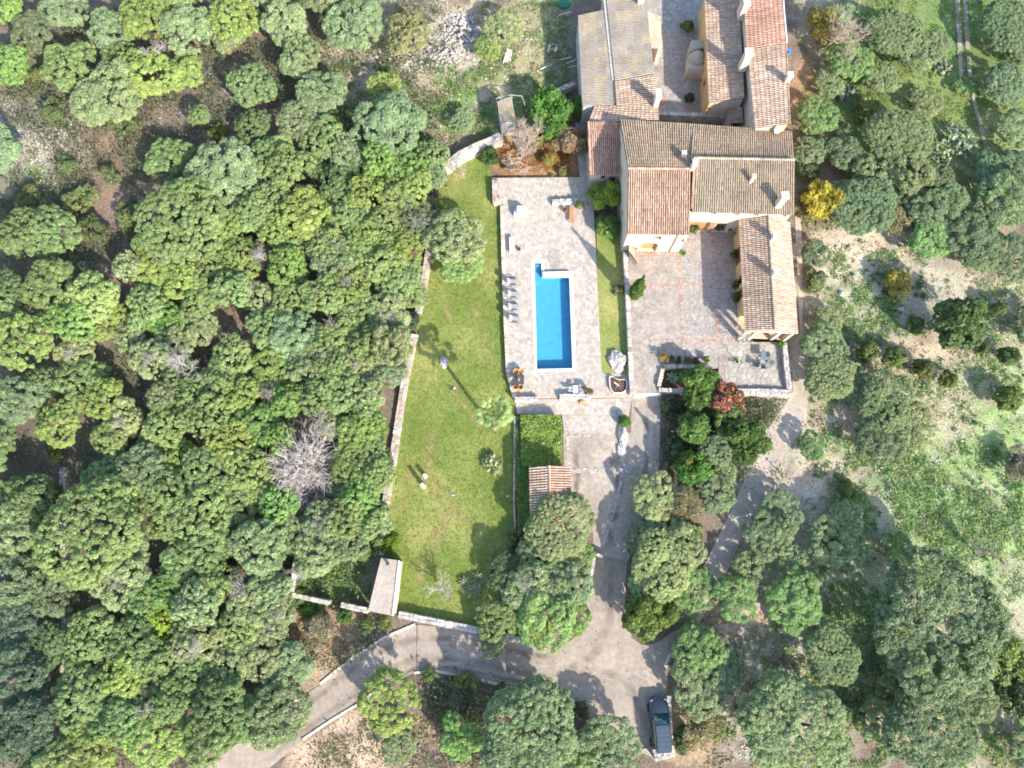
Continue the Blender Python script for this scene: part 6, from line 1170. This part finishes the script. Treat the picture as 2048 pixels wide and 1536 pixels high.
# planks, tarp, junk beside the barn
o = empty('plank_stack', P(1016, 112, ZG+.15), 'stack of pale planks lying in the grass', 'planks')
for k in range(5): b = MB(); b.cur = rng.choice([(.62, .58, .52), (.55, .35, .18), (.7, .66, .6)]); b.box((-.3+k*.16, 0, .05+(k % 2)*.05), (.1, 1.9-k*.12, .04), -.22+k*.02); local(b, 'plank', M['wood'], o)
b = MB(); b.cur = (.02, .16, .09); b.lathe((0, 0, 0), [(.85, 0), (.8, .15), (.5, .28), (.2, .3), (.01, .34)], 10); o = b.build('green_tarp', M['plain'], origin=(0, 0, 0)); o.location = P(1128, 8, ZG); o.scale = (1, .7, 1); tag(o, 'dark green tarpaulin heap beside the barn', 'tarpaulin')
o = empty('junk_pile', P(1104, 97, ZG), 'orange and white scrap heap west of the barn', 'scrap heap')
for k in range(12): b = MB(); b.cur = rng.choice([(.55, .25, .05), (.6, .3, .08), (.65, .62, .58), (.2, .2, .2)]); b.box((rng.uniform(-.5, .5), rng.uniform(-.5, .5), .1+rng.uniform(0, .15)), (rng.uniform(.15, .5), rng.uniform(.1, .3), rng.uniform(.08, .2)), rng.uniform(0, 3)); local(b, 'piece', M['plain'], o)
for k in range(5):
    x_, y_ = [(1130, 30), (1146, 122), (1150, 135), (1092, 134), (1131, 120)][k]; o = MB(); o.cur = (.5, .5, .48); p = P(x_, y_, ZG+.15); o.tube([p+Vector((-.7, -.3*(k % 2), 0)), p+Vector((.7, .35, .05))], .05, 5); o = o.build('timber_pole', M['wood'], origin=p); tag(o, ['weathered pole beside the tarpaulin', 'weathered pole at the barn wall, upper of two', 'weathered pole at the barn wall, lower of two', 'pale pole lying across the weeds', 'short grey pole in the shadow of the barn'][k], 'pole')
b = MB(); b.cur = (.03, .2, .6); b.lathe((0, 0, 0), [(.16, 0), (.2, .4), (.21, .42), (.17, .42)], 12); o = b.build('bucket', M['plain'], origin=(0, 0, 0)); o.location = P(1577, 105, ZG+.4); tag(o, 'bright blue bucket behind the north wing', 'bucket')
# hose by the garage
b = MB(); b.cur = (.05, .35, .28); b.tube(sway(XY([(1012, 1050), (1018, 1057), (1026, 1058), (1036, 1054)], ZL+.03), 3), .025, 5); tag(b.build('garden_hose', M['plain']), 'green garden hose on the grass beside the ivy bed', 'hose')
b = MB(); b.cur = (.35, .34, .33); b.tube(XY([(1083, 505), (1092, 514), (1104, 526)], ZT+.05), .02, 5); tag(b.build('pool_pole', M['plain']), 'thin pole lying beside the pool nook', 'pole')
# wooden steps at the bottom right
o = empty('wooden_steps', P(1297, 1510, ZD), 'short flight of wooden steps left of the stone block', 'steps')
for k in range(5): b = MB(); b.cur = (.34, .28, .22); q = P(1286+k*2.4, 1499+k*5.5, ZD+.05); b.box((q.x, q.y, ZD+.05-k*.09), (1.0, .16, .1), .12); b.build('tread', M['wood'], o)
b = MB(); b.cur = (.5, .44, .36); b.tube([P(1291, 1497, ZD+.55), P(1311, 1521, ZD+.2)], .05, 6); b.build('handrail', M['wood'], o)
# car
car = empty('parked_car', P(1318, 1447, ZD), 'dark blue estate car parked by the roadside wall', 'car'); ca = P(1319, 1447, ZD); fr, rr_ = P(1313, 1392, ZD), P(1323, 1500, ZD)
ang = math.atan2(fr.y-rr_.y, fr.x-rr_.x)-math.pi/2; car.rotation_euler.z = ang; Lh = (fr-rr_).length/2
def loft(secs, name, m, parent, smooth=True):
    b = MB(); n = len(secs[0]); V = [p for s in secs for p in s]; F = []
    for i in range(len(secs)-1):
        for k in range(n-1): F.append((i*n+k, (i+1)*n+k, (i+1)*n+k+1, i*n+k+1))
    F.append(tuple(range(n))); F.append(tuple(range(len(secs)*n-1, (len(secs)-1)*n-1, -1))); b.faces(V, F); return local(b, name, m, parent, smooth)
def bodysec(y_, hw, zt, zs): return [(-hw*.95, y_, .22), (-hw, y_, .45), (-hw, y_, zs), (-hw*.9, y_, zt-.03), (-hw*.5, y_, zt), (0, y_, zt+.015), (hw*.5, y_, zt), (hw*.9, y_, zt-.03), (hw, y_, zs), (hw, y_, .45), (hw*.95, y_, .22)]
loft([bodysec(Lh, .55, .62, .5), bodysec(Lh-.1, .72, .78, .6), bodysec(Lh-.4, .86, .92, .75), bodysec(Lh-1.2, .9, 1.0, .82), bodysec(.2, .9, 1.0, .85), bodysec(-Lh+.5, .9, 1.0, .85), bodysec(-Lh+.12, .85, .98, .8), bodysec(-Lh, .74, .8, .6)], 'body', M['carpaint'], car)
def cabsec(y_, hb, ht, zt): return [(-hb, y_, .98), (-ht-.05, y_, zt-.12), (-ht, y_, zt-.03), (0, y_, zt+.02), (ht, y_, zt-.03), (ht+.05, y_, zt-.12), (hb, y_, .98)]
yf, yb = Lh-1.25, -Lh+.1
loft([cabsec(yf, .74, .74, 1.02), cabsec(yf-.75, .8, .60, 1.60), cabsec(yf-1.2, .82, .62, 1.66), cabsec(yb+.5, .82, .62, 1.66), cabsec(yb+.2, .8, .6, 1.6), cabsec(yb, .78, .66, 1.3)], 'cabin', M['glass'], car)
b = MB(); ya, yz = yf-.8, yb+.12; b.hexa([(-.61, yz, 1.60), (.61, yz, 1.60), (.61, ya, 1.60), (-.61, ya, 1.60)], [(-.56, yz+.03, 1.705), (.56, yz+.03, 1.705), (.56, ya-.03, 1.70), (-.56, ya-.03, 1.70)]); rf = local(b, 'roof', M['roofsky'], car)
for k in range(5): b = MB(); y_ = ya-.25-k*(ya-yz-.4)/5; b.box((0, y_, 1.712), (1.04, .03, .012)); local(b, 'roof_rib', M['roofsky'], rf)
for i in (-1, 1):
    b = MB(); b.tube([(i*.60, ya-.1, 1.72), (i*.60, yz+.2, 1.72)], .022, 6); local(b, 'roof_rail', M['iron'], car)
    b = MB(); b.hexa([(i*.75-.03, yf-.02, 1.0), (i*.75+.03, yf-.02, 1.0), (i*.62+.03, yf-.78, 1.6), (i*.62-.03, yf-.78, 1.6)], [(i*.75-.03, yf+.03, 1.03), (i*.75+.03, yf+.03, 1.03), (i*.62+.03, yf-.75, 1.66), (i*.62-.03, yf-.75, 1.66)]); local(b, 'windscreen_pillar', M['carpaint'], car)
    b = MB(); b.box((i*.84, (yf+yb)/2-.3, 1.005), (.06, yf-yb-.9, .05)); local(b, 'window_trim', M['iron'], car)
    b = MB(); b.box((i*1.0, yf-.35, 1.02), (.2, .12, .14), i*.2, .85); local(b, 'wing_mirror', M['carpaint'], car)
    b = MB(); b.box((i*.62, Lh-.17, .74), (.34, .2, .1), -i*.45, .8); local(b, 'headlight', M['chrome'], car)
    b = MB(); b.cur = (.35, .02, .02); b.box((i*.72, -Lh+.03, .85), (.2, .1, .25), 0, .9); local(b, 'tail_light', M['plain'], car)
    for y_ in (Lh-.85, -Lh+.85):
        wh = MB(); ring = []
        V = []; 
        for xo, r_ in ((-.1, .28), (-.1, .33), (.1, .33), (.1, .28)): V.append([(i*.84+xo, y_+r_*math.cos(2*math.pi*k/16), .33+r_*math.sin(2*math.pi*k/16)) for k in range(16)])
        F = [(a*16+k, a*16+(k+1) % 16, ((a+1) % 4)*16+(k+1) % 16, ((a+1) % 4)*16+k) for a in range(4) for k in range(16)]; wh.faces([p for rr in V for p in rr], F); w0 = local(wh, 'wheel', M['rubber'], car)
        b = MB(); b.tube([(i*.84-.07, y_, .33), (i*.84+.07, y_, .33)], .28, 14); local(b, 'rim', M['chrome'], w0)
b = MB(); b.box((0, Lh-.02, .45), (1.2, .14, .2), 0, .9); local(b, 'bumper', M['carpaint'], car); b = MB(); b.box((0, -Lh, .5), (1.45, .12, .22), 0, .9); local(b, 'bumper', M['carpaint'], car)
b = MB(); b.box((0, Lh-.03, .62), (.7, .06, .05)); local(b, 'grille', M['chrome'], car); b = MB(); b.box((0, yf+.02, 1.025), (1.2, .03, .02)); local(b, 'wiper', M['rubber'], car)
b = MB(); b.box((0, -Lh-.065, .62), (.5, .02, .11)); local(b, 'number_plate', M['white'], car)
